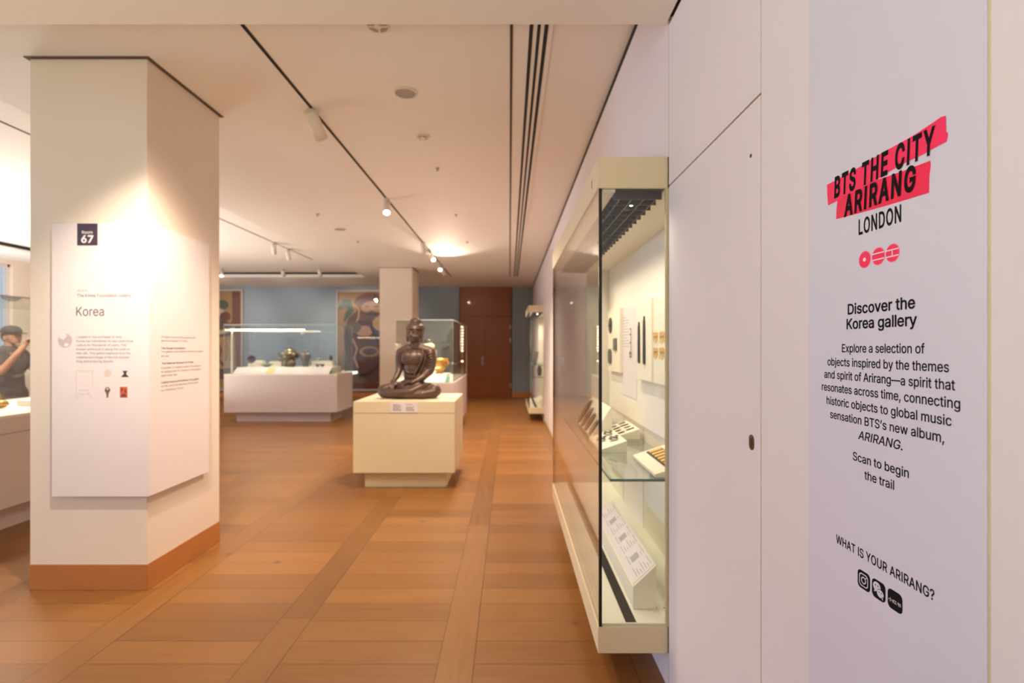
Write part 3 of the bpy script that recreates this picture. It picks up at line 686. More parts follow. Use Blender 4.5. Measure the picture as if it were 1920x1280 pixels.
# ================================================================== WALL CASES
XF = 0.393
def wall_case(c, label, near=True):
    y0, y1, z0, z1 = c['y0'], c['y1'], c['z0'], c['z1']; zg0, zg1 = 0.282, 2.195
    r = thing('wall_display_case', ((XF + XB) / 2, (y0 + y1) / 2, z0), label, 'display case')
    m = MB(); m.box(XF - 0.004, L - 0.0006, y0, y1, zg1, z1); hd = build('header', m, CREAM, r, 0.002)
    m = MB(); m.box(XF - 0.004, L - 0.0006, y0, y1, z0, zg0 - 0.01); build('base_tray', m, CREAM, r, 0.002)
    m = MB(); m.box(XF + 0.012, XB - 0.001, y0 + 0.012, y1 - 0.012, zg0 - 0.012, zg0); m.box(XF + 0.012, XB - 0.001, y0 + 0.012, y1 - 0.012, zg1, zg1 + 0.012) if False else None; dk = build('deck', m, LINING, r)
    m = MB(); m.box(0.515, 0.562, y0 + 0.02, y1 - 0.02, zg0, zg0 + 0.0015); build('deck_slot', m, BLACK, dk)
    m = MB(); m.box(XB - 0.012, XB - 0.001, y0 + 0.001, y1 - 0.001, zg0 - 0.01, zg1); bk = build('back_panel', m, LINING, r)
    m = MB(); m.box(XB - 0.022, XB - 0.012, y0 + 0.03, y1 - 0.03, 0.97, zg1 - 0.004); build('upper_board', m, LINING, bk)
    for yy in (y0 + 0.6, y0 + 1.2, y0 + 1.8): m = MB(); m.box(XB - 0.0125, XB - 0.0118, yy, yy + 0.006, zg0, 0.95); build('panel_joint', m, GAP, bk)
    m = MB(); m.box(L + 0.0006, XB - 0.012, y1 - 0.014, y1 - 0.001, zg0 - 0.01, zg1); build('end_lining', m, LINING, r); m = MB(); m.box(L + 0.0006, XB - 0.012, y0 + 0.001, y0 + 0.012, zg0 - 0.01, zg1); build('end_lining', m, LINING, r)
    m = MB(); m.box(0.683, XB - 0.012, y0 + 0.012, y1 - 0.014, zg1 - 0.012, zg1); m.box(XF + 0.012, 0.467, y0 + 0.012, y1 - 0.012, zg1 - 0.012, zg1 - 0.001); build('light_box_panel', m, LINING, r)
    m = MB(); m.box(0.467, 0.683, y0 + 0.012, y1 - 0.012, zg1 - 0.002, zg1 - 0.0002); lv = build('louvre', m, BLACK, r)
    m = MB()
    if near:
        n = 26
        for k in range(n):
            y = y0 + 0.05 + (y1 - y0 - 0.1) * k / (n - 1); m.box(0.467, 0.683, y, y + 0.004, zg1 - 0.035, zg1 - 0.002)
        for k in range(4): x = 0.467 + 0.216 * (k + 0.5) / 4; m.box(x, x + 0.004, y0 + 0.05, y1 - 0.05, zg1 - 0.034, zg1 - 0.002)
        build('louvre_blades', m, SEAL, lv)
    m = MB(); m.box(XF, XF + 0.010, y0 + 0.010, y1 - 0.010, zg0 - 0.009, zg1 - 0.0005); build('front_glass', m, GLASS, r)
    m = MB(); m.box(XF + 0.014, L - 0.012, y0, y0 + 0.010, zg0 - 0.009, zg1 - 0.0005); build('end_glass', m, GLASS, r)
    m = MB(); m.box(XF + 0.014, L - 0.012, y1 - 0.010, y1, zg0 - 0.009, zg1 - 0.0005); build('end_glass', m, GLASS, r)
    for yy in (y0, y1 - 0.010):
        m = MB(); m.box(XF, XF + 0.013, yy, yy + 0.010, zg0 - 0.009, zg1 - 0.0005); build('corner_seal', m, SEAL, r)
    m = MB(); m.box(L - 0.0115, L - 0.0006, y0, y0 + 0.012, zg0 - 0.009, zg1 - 0.0005); build('edge_trim', m, BEIGE, r)
    zs = 0.868; hz = 0.012
    m = MB(); m.box(0.475, XB - 0.024, y0 + 0.16, y1 - 0.12, zs, zs + hz); sh = build('glass_shelf', m, SHELFG, r)
    m = MB(); m.box(0.475, XB - 0.024, y0 + 0.157, y0 + 0.160, zs, zs + hz); m.box(0.472, 0.475, y0 + 0.157, y1 - 0.12, zs, zs + hz); build('polished_edge', m, GREENEDGE, sh)
    m = MB(); m.box(0.475, 0.483, y0 + 0.03, y0 + 0.16, zs - 0.003, zs) if False else None
    for yy in (y0 + 0.3, (y0 + y1) / 2, y1 - 0.3): m = MB(); m.box(0.7, XB - 0.012, yy, yy + 0.012, zs - 0.03, zs - 0.0005); build('shelf_bracket', m, METALG, r)
    m = MB(); ly = y0 + 0.16; m.box(XF - 0.0055, XF - 0.0035, ly, ly + 0.008, zg1 - 0.0 + 0.05, zg1 + 0.085); build('lock', m, GAP, hd)
    nb = 11 if near else 3
    for k in range(nb):
        yy = y0 + 0.14 + (y1 - y0 - 0.4) * k / (nb - 1)
        spot((0.575, yy, zg1 - 0.04), (0.80, yy, 0.7), 3.0 if near else 9.0, 140, 1.0, (1.0, 0.85, 0.66), 0.03)
        if k: continue
        m = MB(); m.lathe([(0.007, 0), (0.007, 0.008)], (0.575, yy + 0.03, zg1 - 0.030), 14); build('downlight', m, LENS, r)
    return r
wall_case(CA, 'long glazed wall case with cream frame holding bronze and gold objects')
wall_case(CB, 'distant glazed wall case with cream header beside the far door', False)

# ---- objects inside the near wall case
BRONZE = mat('dark_bronze', (58, 60, 50), 0.5, metal=0.5, var=0.3, scale=60, bump=0.3)
BRONZE2 = mat('grey_green_bronze', (104, 104, 90), 0.55, metal=0.4, var=0.3, scale=60, bump=0.3)
GOLD = mat('gold', (240, 194, 104), 0.36, metal=0.35, var=0.1, scale=60)
BOARD = mat('cream_board', (236, 228, 206), 0.75, var=0.01)
BF = 0.862                                              # board front plane
def by(px): return BF * F / (px - VX)
def bz(px, py): return EYE - BF * (py - VY) / (px - VX)
def board(px0, px1, ztop, zbot, label):
    m = MB(); m.box(BF, XB - 0.0225, by(px1), by(px0), zbot, ztop); return single('mounting_board', m, BOARD, label, 'mounting board', 'cream boards on the case back', 0.002)
board(1140, 1162, 1.806, 1.296, 'cream board carrying the bronze disc, square and rounded plaque')
board(1193.5, 1221.6, 1.80, 1.285, 'cream board carrying the two long dark blades')
board(1225.5, 1268, 1.80, 1.285, 'cream board carrying small gold ornaments')
def onboard(name, pts, label, cat, mt, group=None, th=0.012):  # outline in (y, z)
    m = MB(); m.prism([(BF - 0.0004 - th, y, z) for y, z in pts], (th, 0, 0)); return single(name, m, mt, label, cat, group, 0.002)
ci = lambda cy, cz, a, b, k=32: [(cy + a * math.cos(2 * PI * j / k), cz + b * math.sin(2 * PI * j / k)) for j in range(k)]
o = thing('bronze_mirror', (BF, 4.352, 1.62), 'round dark bronze disc at the top of its cream board', 'bronze mirror')
m = MB(); Mx = Matrix.Rotation(-PI / 2, 3, 'Y'); m.lathe([(0.066, 0.0005), (0.066, 0.007), (0.060, 0.009), (0.055, 0.006), (0.03, 0.006), (0.028, 0.008)], (BF, 4.352, 1.682), 32, Mx); build('disc', m, BRONZE, o)
m = MB(); m.ell((BF - 0.010, 4.352, 1.682), 0.012, 8); build('knob', m, BRONZE, o)
onboard('bronze_plaque', [(4.095, 1.472), (4.205, 1.472), (4.205, 1.569), (4.095, 1.569)], 'square grey bronze plaque beside the round disc', 'bronze plaque', BRONZE2)
onboard('bronze_plaque', rrect(4.365, 1.42, 0.125, 0.125, 0.045), 'rounded grey bronze plaque below the round disc', 'bronze plaque', BRONZE2)
for cy_, z0, z1, wd, lab in ((3.385, 1.392, 1.668, 0.030, 'shorter of the two dark bronze blades on the cream board'), (3.255, 1.388, 1.698, 0.036, 'taller of the two dark bronze blades on the cream board')):
    o = thing('bronze_spearhead', (BF, cy_, z0), lab, 'blade'); h = z1 - z0
    m = MB(); m.prism([(BF - 0.0104, cy_ + wd * u, z0 + h * v) for u, v in ((-.5, .02), (-.35, 0), (.35, 0), (.5, .02), (.5, .3), (.42, .5), (.36, .75), (.2, .92), (0, 1), (-.2, .92), (-.36, .75), (-.42, .5), (-.5, .3))], (0.010, 0, 0)); build('blade', m, BRONZE, o, 0.002)
    m = MB(); m.tube([(BF - 0.012, cy_, z0 + 0.01), (BF - 0.011, cy_, z1 - 0.03)], 0.0035); build('mid_rib', m, BRONZE, o)
k = 0
GL = ('upper gold ornament, nearer the blades', 'upper gold ornament, nearer the case end', 'lower gold ornament, nearer the blades', 'lower gold ornament, nearer the case end')
for zz in (1.565, 1.475):
    for yy in (3.01, 2.885):
        o = thing('gold_ornament', (BF, yy, zz - 0.03), GL[k] + ', on its cream board', 'gold ornament', 'gold ornaments on the board'); k += 1
        m = MB(); m.box(BF - 0.006, BF - 0.0004, yy - 0.042, yy + 0.042, zz - 0.003, zz + 0.003); build('bar', m, GOLD, o, 0.001)
        for j in range(5):
            q = yy - 0.04 + 0.02 * j; hh = 0.028 + 0.008 * ((j * 7) % 3)
            m = MB(); m.box(BF - 0.004, BF - 0.0004, q - 0.001, q + 0.001, zz - hh, zz + 0.014 + 0.006 * (j % 2)); m.ell((BF - 0.004, q, zz - hh), (0.002, 0.0045, 0.006), 6); m.ell((BF - 0.004, q, zz + 0.016 + 0.006 * (j % 2)), (0.002, 0.004, 0.004), 6); build('pendant', m, GOLD, o)
# text panel with a hanging pendant
PF = XB - 0.0265
def py_(px): return PF * F / (px - VX)
o = thing('text_panel', (PF, 3.86, 1.133), 'tall pale lavender text panel between the two bronze boards', 'text panel')
m = MB(); m.box(PF, XB - 0.0225, py_(1193.3), py_(1166.5), 1.133, 1.80); build('panel', m, SIGNW, o)
m = MB()
for i in range(11): m.box(PF - 0.0004, PF, 3.80 + (0.06 if i % 4 == 3 else 0) + (0.08 if i == 0 else 0), 4.02, 1.72 - 0.022 * i, 1.726 - 0.022 * i)
build('printed_text', m, mat('pale_grey_ink', (176, 170, 172), 0.6), o)
o = thing('hanging_pendant', (PF - 0.01, 3.71, 1.42), 'thin brown pendant string hanging against the pale text panel', 'pendant')
m = MB(); m.tube([(PF - 0.008, 3.71, 1.635), (PF - 0.008, 3.71, 1.47)], 0.002); build('string', m, OCH, o)
for zz, rr in ((1.63, .005), (1.59, .006), (1.53, .006), (1.455, .011), (1.43, .008)):
    m = MB(); m.ell((PF - 0.012, 3.71, zz), (rr * .7, rr, rr * 1.3), 8); build('bead', m, OCH, o)

SH = 0.881                                              # top of the glass shelf
def slab(name, x0, x1, y0, y1, zf, zb, th, label, cat='display mount'):
    m = MB()
    m.hexa([Vector(p) for p in ((x0, y0, SH), (x1, y0, SH), (x0, y1, SH), (x1, y1, SH), (x0, y0, zf), (x1, y0, zb), (x0, y1, zf), (x1, y1, zb))])
    return single(name, m, BOARD, label, cat, None, 0.0015)
def on_slope(x0, x1, zf, zb, x): return zf + (zb - zf) * (x - x0) / (x1 - x0)
slab('display_mount', 0.70, 0.872, 3.42, 3.80, 0.896, 0.952, 0.03, 'cream wedge mount carrying eight small dark arrowheads')
slab('display_mount', 0.53, 0.69, 3.0, 3.42, 0.896, 0.950, 0.03, 'cream wedge mount carrying three dark flower-like ornaments')
slab('display_mount', 0.69, 0.872, 2.425, 2.86, 0.896, 0.955, 0.03, 'cream wedge mount carrying the gold belt, nearest the case end')
AL = ('front row, first from the case end', 'front row, second from the case end', 'front row, third from the case end', 'front row, fourth from the case end', 'back row, first from the case end', 'back row, second from the case end', 'back row, third from the case end', 'back row, fourth from the case end')
arrow0 = None
for j in range(8):
    x = 0.755 if j < 4 else 0.825; y = 3.475 + 0.085 * (j % 4) + (0.02 if j >= 4 else 0); z = on_slope(0.70, 0.872, 0.896, 0.952, x)
    sc = (1.0, 0.8, 1.1, 0.9)[j % 4]
    m = MB(); m.prism([(x + a * sc, y + b * sc, z + 0.0008 + (0.325 * a * sc)) for a, b in ((-.030, 0), (-.018, .009), (0, .012), (.022, .008), (.028, 0), (.022, -.008), (0, -.012), (-.018, -.009))], (0, 0, 0.006))
    single('arrowhead', m, BRONZE, 'small dark arrowhead on the wedge mount, ' + AL[j], 'arrowhead', 'arrowheads on the wedge mount', 0.001)
for j, (x, y, lab) in enumerate(((0.635, 3.30, 'flower-like dark ornament at the back of its wedge mount'), (0.575, 3.20, 'flower-like dark ornament at the low front of its wedge mount'), (0.635, 3.12, 'flower-like dark ornament nearest the case end on its mount'))):
    z = on_slope(0.53, 0.69, 0.896, 0.950, x) + 0.010; o = thing('flower_ornament', (x, y, z), lab, 'ornament', 'flower ornaments on the wedge mount')
    m = MB(); m.ell((x, y, z + 0.008), (0.016, 0.02, 0.006), 8); build('boss', m, BRONZE2, o)
    for a in range(4):
        an = a * PI / 2 + 0.4; dx, dy = 0.024 * math.cos(an), 0.03 * math.sin(an)
        m = MB(); m.ell((x + dx, y + dy, z + 0.008 + 0.33 * dx), (0.012, 0.016, 0.005), 7); build('petal', m, BRONZE, o)
o = thing('gold_belt', (0.78, 2.63, 0.92), 'belt of square gold plaques on a dark strap lying on a cream mount', 'gold belt')
def bsl(x): return on_slope(0.69, 0.872, 0.896, 0.955, x)
m = MB(); m.prism([(x, y, bsl(x) + 0.001) for x, y in ((0.755, 2.44), (0.835, 2.44), (0.835, 2.82), (0.755, 2.82))], (0, 0, 0.004)); build('strap', m, mat('dark_leather', (60, 48, 34), 0.7), o)
for j in range(7):
    y = 2.465 + 0.053 * j
    m = MB(); m.prism([(x, yy, bsl(x) + 0.0052) for x, yy in ((0.762, y - 0.017), (0.828, y - 0.017), (0.828, y + 0.017), (0.762, y + 0.017))], (0, 0, 0.005)); build('gold_plaque', m, GOLD, o, 0.0015)
# tilted stand with dark oval tablets, seen through the front glass
o = thing('tablet_stand', (0.63, 3.86, SH), 'steep cream stand holding dark oval tablets at the far shelf end', 'display stand')
m = MB(); m.prism([(0.555, 3.47, SH + 0.0006), (0.697, 3.47, SH + 0.0006), (0.697, 3.47, 1.085), (0.685, 3.47, 1.085)], (0, 0.78, 0)); build('wedge', m, BOARD, o, 0.002)
sl = Vector((0.130, 0, 1.085 - SH)).normalized(); nn = Vector((-sl.z, 0, sl.x))
TABL = mat('dark_brown_lacquer', (58, 44, 36), 0.45, var=0.2, scale=30)
for j, (yy, la, wb) in enumerate(((3.56, 0.062, 0.05), (3.76, 0.075, 0.062), (3.945, 0.085, 0.066), (4.145, 0.108, 0.076))):
    c = Vector((0.555, yy, SH)) + sl * (0.006 + la) + nn * 0.001
    M4 = Matrix(((sl.x, 0, nn.x), (0, 1, 0), (sl.z, 0, nn.z)))
    m = MB(); m.prism([c + M4 @ Vector((la * math.cos(a), wb * math.sin(a), 0)) for a in [2 * PI * q / 30 for q in range(30)]], nn * 0.008)
    single('oval_tablet', m, TABL, ('smallest dark oval tablet on the steep stand, nearest the case end', 'dark oval tablet on the steep stand, beside the smallest one', 'dark oval tablet on the steep stand, beside the largest one', 'largest dark oval tablet on the steep stand')[j], 'tablet', 'oval tablets on the stand', 0.002)
# label wedge and small plaque on the deck
o = thing('label_wedge', (0.626, 2.88, 0.282), 'long white sloping label block on the case deck beside the black slot', 'label stand')
m = MB(); m.prism([(0.574, 2.376, 0.283), (0.682, 2.376, 0.283), (0.682, 2.376, 0.488), (0.574, 2.376, 0.386)], (0, 1.0, 0)); build('block', m, BOARD, o, 0.0015)
sl = Vector((0.108, 0, 0.102)).normalized(); nn = Vector((-sl.z, 0, sl.x)); m = MB()
q0 = Vector((0.580, 2.39, 0.3925)) + nn * 0.0008
m.prism([q0, q0 + sl * 0.135, q0 + sl * 0.135 + Vector((0, 0.97, 0)), q0 + Vector((0, 0.97, 0))], nn * 0.001); lb = build('label_card', m, SIGNW, o)
m = MB()
for b_ in range(7):
    for l_ in range(7):
        yb = 2.41 + 0.135 * b_; q = q0 + nn * 0.0014 + sl * (0.122 - 0.015 * l_) + Vector((0, yb - 2.39, 0))
        if b_ % 2 == 1 and l_ in (2, 3, 4): continue
        ln_ = 0.10 - 0.03 * ((b_ * 3 + l_ * 5) % 3)
        m.prism([q, q + sl * 0.004, q + sl * 0.004 + Vector((0, ln_, 0)), q + Vector((0, ln_, 0))], nn * 0.0003)
    if b_ % 2 == 1:
        q = q0 + nn * 0.0014 + sl * 0.05 + Vector((0, 2.41 + 0.135 * b_ - 2.39, 0)); m.prism([q, q + sl * 0.045, q + sl * 0.045 + Vector((0, 0.06, 0)), q + Vector((0, 0.06, 0))], nn * 0.0003)
build('printed_text', m, mat('pale_grey_ink', (176, 170, 172), 0.6), lb)
o = thing('label_card', (0.78, 2.40, 0.283), 'small flat label card with dark bars on the deck near the case end', 'label')
m = MB(); m.box(0.705, 0.86, 2.30, 2.41, 0.283, 0.288); build('card', m, SIGNW, o)
m = MB()
for i in range(3): m.box(0.715, 0.85, 2.325 + 0.025 * i, 2.333 + 0.025 * i, 0.288, 0.2886)
build('printed_text', m, DGREY, o)

# ---- objects inside the far wall case
GREYST = mat('grey_stone', (92, 92, 92), 0.7, var=0.2, scale=20, bump=0.2)
m = MB(); m.prism([(0.50, 10.75, 1.13), (0.57, 10.75, 1.13), (0.62, 10.75, 1.40), (0.55, 10.75, 1.42)], (0, 0.1, 0)); single('stone_slab', m, GREYST, 'leaning grey slab high in the distant wall case', 'stone slab', None, 0.006)
m = MB(); m.box(0.46, 0.86, 10.5, 11.9, 1.115, 1.129); single('glass_shelf', m, GREENEDGE, 'upper shelf of the distant wall case', 'shelf', None, 0.002)
o = thing('leaf_ornament', (0.62, 10.7, 0.885), 'dark leaf-shaped piece on the lower shelf of the distant case', 'ornament')
m = MB(); m.ell((0.63, 10.72, 1.0), (0.05, 0.03, 0.115), 10); build('blade', m, BRONZE, o)
m = MB(); m.box(0.58, 0.68, 10.68, 10.76, 0.882, 0.90); build('base', m, BOARD, o)
m = MB(); m.hexa([Vector(p) for p in ((0.57, 10.42, 0.283), (0.68, 10.42, 0.283), (0.57, 11.2, 0.283), (0.68, 11.2, 0.283), (0.57, 10.42, 0.37), (0.68, 10.42, 0.45), (0.57, 11.2, 0.37), (0.68, 11.2, 0.45))]); single('label_wedge', m, BOARD, 'white label block on the deck of the distant wall case', 'label stand', None, 0.002)

# ================================================================== STATUE ON ITS PLINTH
o = thing('display_plinth', (-1.112, 5.87, 0), 'cream plinth on a recessed base carrying the seated statue', 'plinth')
m = MB(); m.box(-1.548, -0.675, 5.49, 6.25, 0, 0.171); build('recessed_base', m, CREAM, o)
m = MB(); m.box(-1.648, -0.577, 5.40, 6.35, 0.17, 0.797); build('body', m, CREAM, o, 0.002)
m = MB(); m.box(-1.643, -0.582, 5.405, 6.345, 0.796, 0.802); build('shadow_joint', m, GAP, o)
m = MB(); m.box(-1.648, -0.577, 5.40, 6.35, 0.801, 0.922); build('top_slab', m, CREAM, o, 0.002)
o = thing('plinth_label', (-1.11, 5.4, 0.81), 'small white label with two text columns on the plinth front', 'label')
lx0, lx1 = (733 - VX) * 5.4 / F, (783 - VX) * 5.4 / F; lz1, lz0 = EYE - (755 - VY) * 5.4 / F, EYE - (773 - VY) * 5.4 / F
m = MB(); m.box(lx0, lx1, 5.3965, 5.3995, lz0, lz1); build('card', m, SIGNW, o)
m = MB()
for c_ in (0, 1):
    for i in range(6):
        if c_ == 1 and i == 1: continue
        m.box(lx0 + 0.02 + 0.14 * c_, lx0 + 0.11 + 0.14 * c_ - 0.02 * (i % 3 == 0), 5.396, 5.3966, lz1 - 0.020 - 0.0125 * i, lz1 - 0.0145 - 0.0125 * i)
build('printed_text', m, GREYINK, o)

STAT = mat('dark_bronze_statue', (84, 64, 54), 0.40, metal=0.3, var=0.25, scale=14, bump=0.08)
SLOC = Vector((-1.122, 5.86, 0.923)); KS = 0.81e-3 * 0.985
def sv(cx, cy, dep): return ((cx - 515) * KS, dep, (1185 - cy) * KS)       # photo-crop units -> local metres
m = MB()
def ch(*p): m.chain([(*sv(a, b, d), r_) for a, b, d, r_ in p])
# base and crossed legs
m.ell((0, -0.04, 0.02), (0.26, 0.19, 0.022), 12)
ch((400, 1060, 0.04, .085), (260, 1075, -0.06, .080), (165, 1082, -0.10, .074), (150, 1085, -0.10, .072))
ch((640, 1060, 0.04, .085), (760, 1075, -0.06, .080), (860, 1082, -0.10, .074), (875, 1085, -0.10, .070))
ch((160, 1105, -0.13, .060), (330, 1110, -0.20, .050), (560, 1085, -0.21, .042), (690, 1020, -0.17, .036))   # one shin, foot on top
ch((690, 1020, -0.17, .034), (760, 1000, -0.13, .030), (800, 995, -0.10, .022))
ch((870, 1105, -0.13, .060), (720, 1125, -0.19, .050), (520, 1130, -0.20, .040), (400, 1135, -0.20, .032))   # other shin
ch((340, 1030, -0.05, .05), (480, 1040, -0.13, .045), (640, 1000, -0.12, .04))
m.ell((*sv(520, 1040, 0.0),), (0.17, 0.13, 0.10), 12)
# robe fold hanging over the ankles
m.ell((*sv(530, 1140, -0.215),), (0.075, 0.03, 0.03), 10)
# torso
m.ell((*sv(535, 880, 0.02),), (0.105, 0.085, 0.13), 14)
m.ell((*sv(540, 760, 0.01),), (0.115, 0.088, 0.13), 14)
m.ell((*sv(545, 640, 0.0),), (0.142, 0.095, 0.115), 14)
m.ell((*sv(475, 605, -0.034),), (0.078, 0.052, 0.062), 12); m.ell((*sv(620, 605, -0.034),), (0.078, 0.052, 0.062), 12)
ch((720, 600, 0.02, .05), (700, 720, 0.02, .055), (680, 830, 0.0, .055), (640, 930, -0.03, .055))     # robe closing the gap under the draped arm
ch((380, 530, 0.01, .050), (470, 490, 0.015, .055), (620, 480, 0.015, .057), (760, 520, 0.01, .058))
ch((575, 470, 0.005, .062), (572, 390, -0.005, .056))                                                       # neck
# bare arm with hand on the knee
ch((352, 545, 0.01, .050), (335, 640, 0.02, .046), (335, 740, 0.02, .042), (338, 800, 0.005, .040), (322, 880, -0.05, .034), (300, 930, -0.09, .027))
m.ell((*sv(292, 955, -0.115),), (0.034, 0.026, 0.034), 10)
for a, b, L_ in ((246, 1006, 0), (268, 1022, 0), (290, 1030, 0), (312, 1022, 0)):
    ch((a * .6 + 292 * .4, 965, -0.125, .0115), (a, 1000, -0.155, .0105), (a - 2, b + 10, -0.172, .0085))
ch((312, 945, -0.105, .012), (335, 975, -0.125, .011), (336, 1000, -0.140, .009))
# draped arm with hand lying in the lap
ch((790, 545, 0.01, .062), (800, 640, 0.02, .060), (790, 740, 0.02, .058), (770, 810, 0.0, .055), (700, 890, -0.075, .044), (620, 940, -0.125, .033), (575, 958, -0.145, .026))
m.ell((*sv(540, 968, -0.150),), (0.045, 0.035, 0.018), 10)
for i_ in range(4):
    ch((530, 968, -0.165 + 0.02 * i_, .0105), (490, 975, -0.175 + 0.02 * i_, .0100), (455 + 6 * abs(i_ - 1), 980, -0.172 + 0.02 * i_, .0085))
ch((560, 955, -0.165, .011), (530, 945, -0.185, .010), (505, 945, -0.190, .008))
# drapery folds over shoulder, sleeve and chest
def arc(pts, r_): m.chain([(*sv(a, b, d), r_) for a, b, d in pts], 8)
for i_ in range(7):
    y_ = 540 + 38 * i_; arc([(735, y_ + 40, -0.050), (775, y_ + 28, -0.058), (815, y_ + 8, -0.045), (848, y_ - 20, -0.005)], .0075)
arc([(690, 500, -0.05), (700, 560, -0.075), (680, 650, -0.092), (640, 740, -0.088), (600, 820, -0.08), (570, 900, -0.08)], .011)
arc([(720, 560, -0.05), (722, 650, -0.06), (700, 740, -0.07), (650, 830, -0.08), (600, 900, -0.09)], .009)
arc([(440, 800, -0.065), (500, 835, -0.082), (570, 830, -0.085), (620, 790, -0.082)], .007)
arc([(438, 850, -0.06), (500, 890, -0.08), (580, 885, -0.085)], .007)
for i_ in range(4): arc([(690 + 30 * i_, 1040 - 4 * i_, -0.205 + 0.018 * i_), (600 + 40 * i_, 1085, -0.235 + 0.018 * i_), (560 + 60 * i_, 1120, -0.235 + 0.012 * i_)], .006)
# head turned a little
HR = Matrix.Rotation(math.radians(-12), 3, 'Z')
hc = Vector(sv(562, 270, 0.0))
HS = 1.07
def hp(x, y, z): return hc + HR @ (Vector((x, y, z)) * HS)
m.ell(hp(0, 0.012, 0.0), (0.0845, 0.1006, 0.1049), 16, HR); m.ell(hp(0, -0.028, -0.040), (0.0706, 0.0685, 0.0706), 14, HR); m.ell(hp(0, -0.066, -0.082), (0.0300, 0.0257, 0.0235), 10, HR)
m.ell(hp(0, 0.022, 0.060), (0.1081, 0.1156, 0.0535), 18, HR)                       # hair
m.ell(hp(0, 0.03, 0.012), (0.1006, 0.0942, 0.0770), 16, HR)
m.ell(hp(0, 0.022, 0.118), (0.0685, 0.0706, 0.0535), 14, HR)                       # topknot
m.chain([(*hp(0.093 * math.sin(a), 0.022 - 0.106 * math.cos(a), 0.046), 0.012) for a in [math.radians(t_) for t_ in range(-110, 111, 20)]], 8)
m.chain([(*hp(0, -0.088, 0.012), .009), (*hp(0, -0.102, -0.022), .012), (*hp(0, -0.098, -0.032), .013)], 8)
for s_ in (-1, 1):
    m.chain([(*hp(0.010 * s_, -0.088, 0.016), .008), (*hp(0.034 * s_, -0.083, 0.023), .008), (*hp(0.056 * s_, -0.064, 0.014), .008)], 8)
    m.ell(hp(0.034 * s_, -0.076, -0.002), (0.0203, 0.0128, 0.0096), 9, HR); m.ell(hp(0.044 * s_, -0.066, -0.036), (0.0257, 0.0257, 0.0257), 9, HR)
    m.ell(hp(0.016 * s_, -0.092, -0.034), (0.0096, 0.0086, 0.0075), 8, HR)
    m.chain([(*hp(0.082 * s_, 0.0, 0.022), .012), (*hp(0.089 * s_, 0.004, -0.02), .011), (*hp(0.082 * s_, 0.0, -0.07), .011), (*hp(0.078 * s_, 0.0, -0.088), .009)], 8)
m.ell(hp(0, -0.088, -0.054), (0.0246, 0.0107, 0.0064), 9, HR); m.ell(hp(0, -0.086, -0.066), (0.0193, 0.0107, 0.0064), 9, HR)
fm = remeshed(m, 0.0055, 2, 0.5)
bmesh.ops.translate(fm.bm, verts=fm.bm.verts[:], vec=SLOC + Vector((0, 0, -min(v.co.z for v in fm.bm.verts))))
st = build('seated_statue', fm, STAT, None, 0, SLOC); tag(st, 'dark bronze statue of a seated cross-legged figure on the cream plinth', 'statue')

# ================================================================== FLOOR SHOWCASES
PALEEDGE = mat('pale_glass_edge', (188, 196, 190), 0.2)
BULB = mat('bulb_glow', (255, 235, 205), 0.4, emit=(255, 222, 180), estr=9.0)
def showcase(x0, x1, y0, y1, label, ins=0.17, zt=1.915, zdeck=0.955, seam=False):
    r = thing('floor_showcase', ((x0 + x1) / 2, (y0 + y1) / 2, 0), label, 'showcase')
    m = MB(); m.box(x0 + ins, x1 - ins, y0 + 0.14, y1 - 0.14, 0, 0.201); build('recessed_base', m, WHITE, r)
    m = MB(); m.box(x0, x1, y0, y1, 0.2, zdeck - 0.02); bd = build('body', m, WHITE, r, 0.002)
    if seam: m = MB(); m.box(x0 - 0.0008, x1 + 0.0008, y0 - 0.0008, y1 + 0.0008, 0.797, 0.801); build('panel_joint', m, GAP, bd)
    m = MB(); m.box(x0, x1, y0, y1, zdeck - 0.02, zdeck); build('deck', m, LINING, r)
    g = 0.010; a = 0.004
    for nm, q in (('side_glass', (x0 + a, x0 + a + g, y0 + a + g, y1 - a - g)), ('side_glass', (x1 - a - g, x1 - a, y0 + a + g, y1 - a - g)), ('front_glass', (x0 + a, x1 - a, y0 + a, y0 + a + g)), ('back_glass', (x0 + a, x1 - a, y1 - a - g, y1 - a))):
        m = MB(); m.box(*q, zdeck + 0.0005, zt - g); build(nm, m, GLASS, r)
    m = MB(); m.box(x0 + a, x1 - a, y0 + a, y1 - a, zt - g, zt); tg_ = build('top_glass', m, GLASS, r)
    e = 0.003
    m = MB()
    for q in ((x0 + a - e, x1 - a + e, y0 + a - e, y0 + a), (x0 + a - e, x1 - a + e, y1 - a, y1 - a + e), (x0 + a - e, x0 + a, y0 + a, y1 - a), (x1 - a, x1 - a + e, y0 + a, y1 - a)): m.box(*q, zt - g, zt + 0.001)
    build('polished_edge', m, PALEEDGE, tg_)
    for xx in (x0 + a - e, x1 - a):
        for yy in (y0 + a - e, y1 - a): m = MB(); m.box(xx, xx + e, yy, yy + e, zdeck + 0.0005, zt - g); build('corner_edge', m, PALEEDGE, r)
    return r
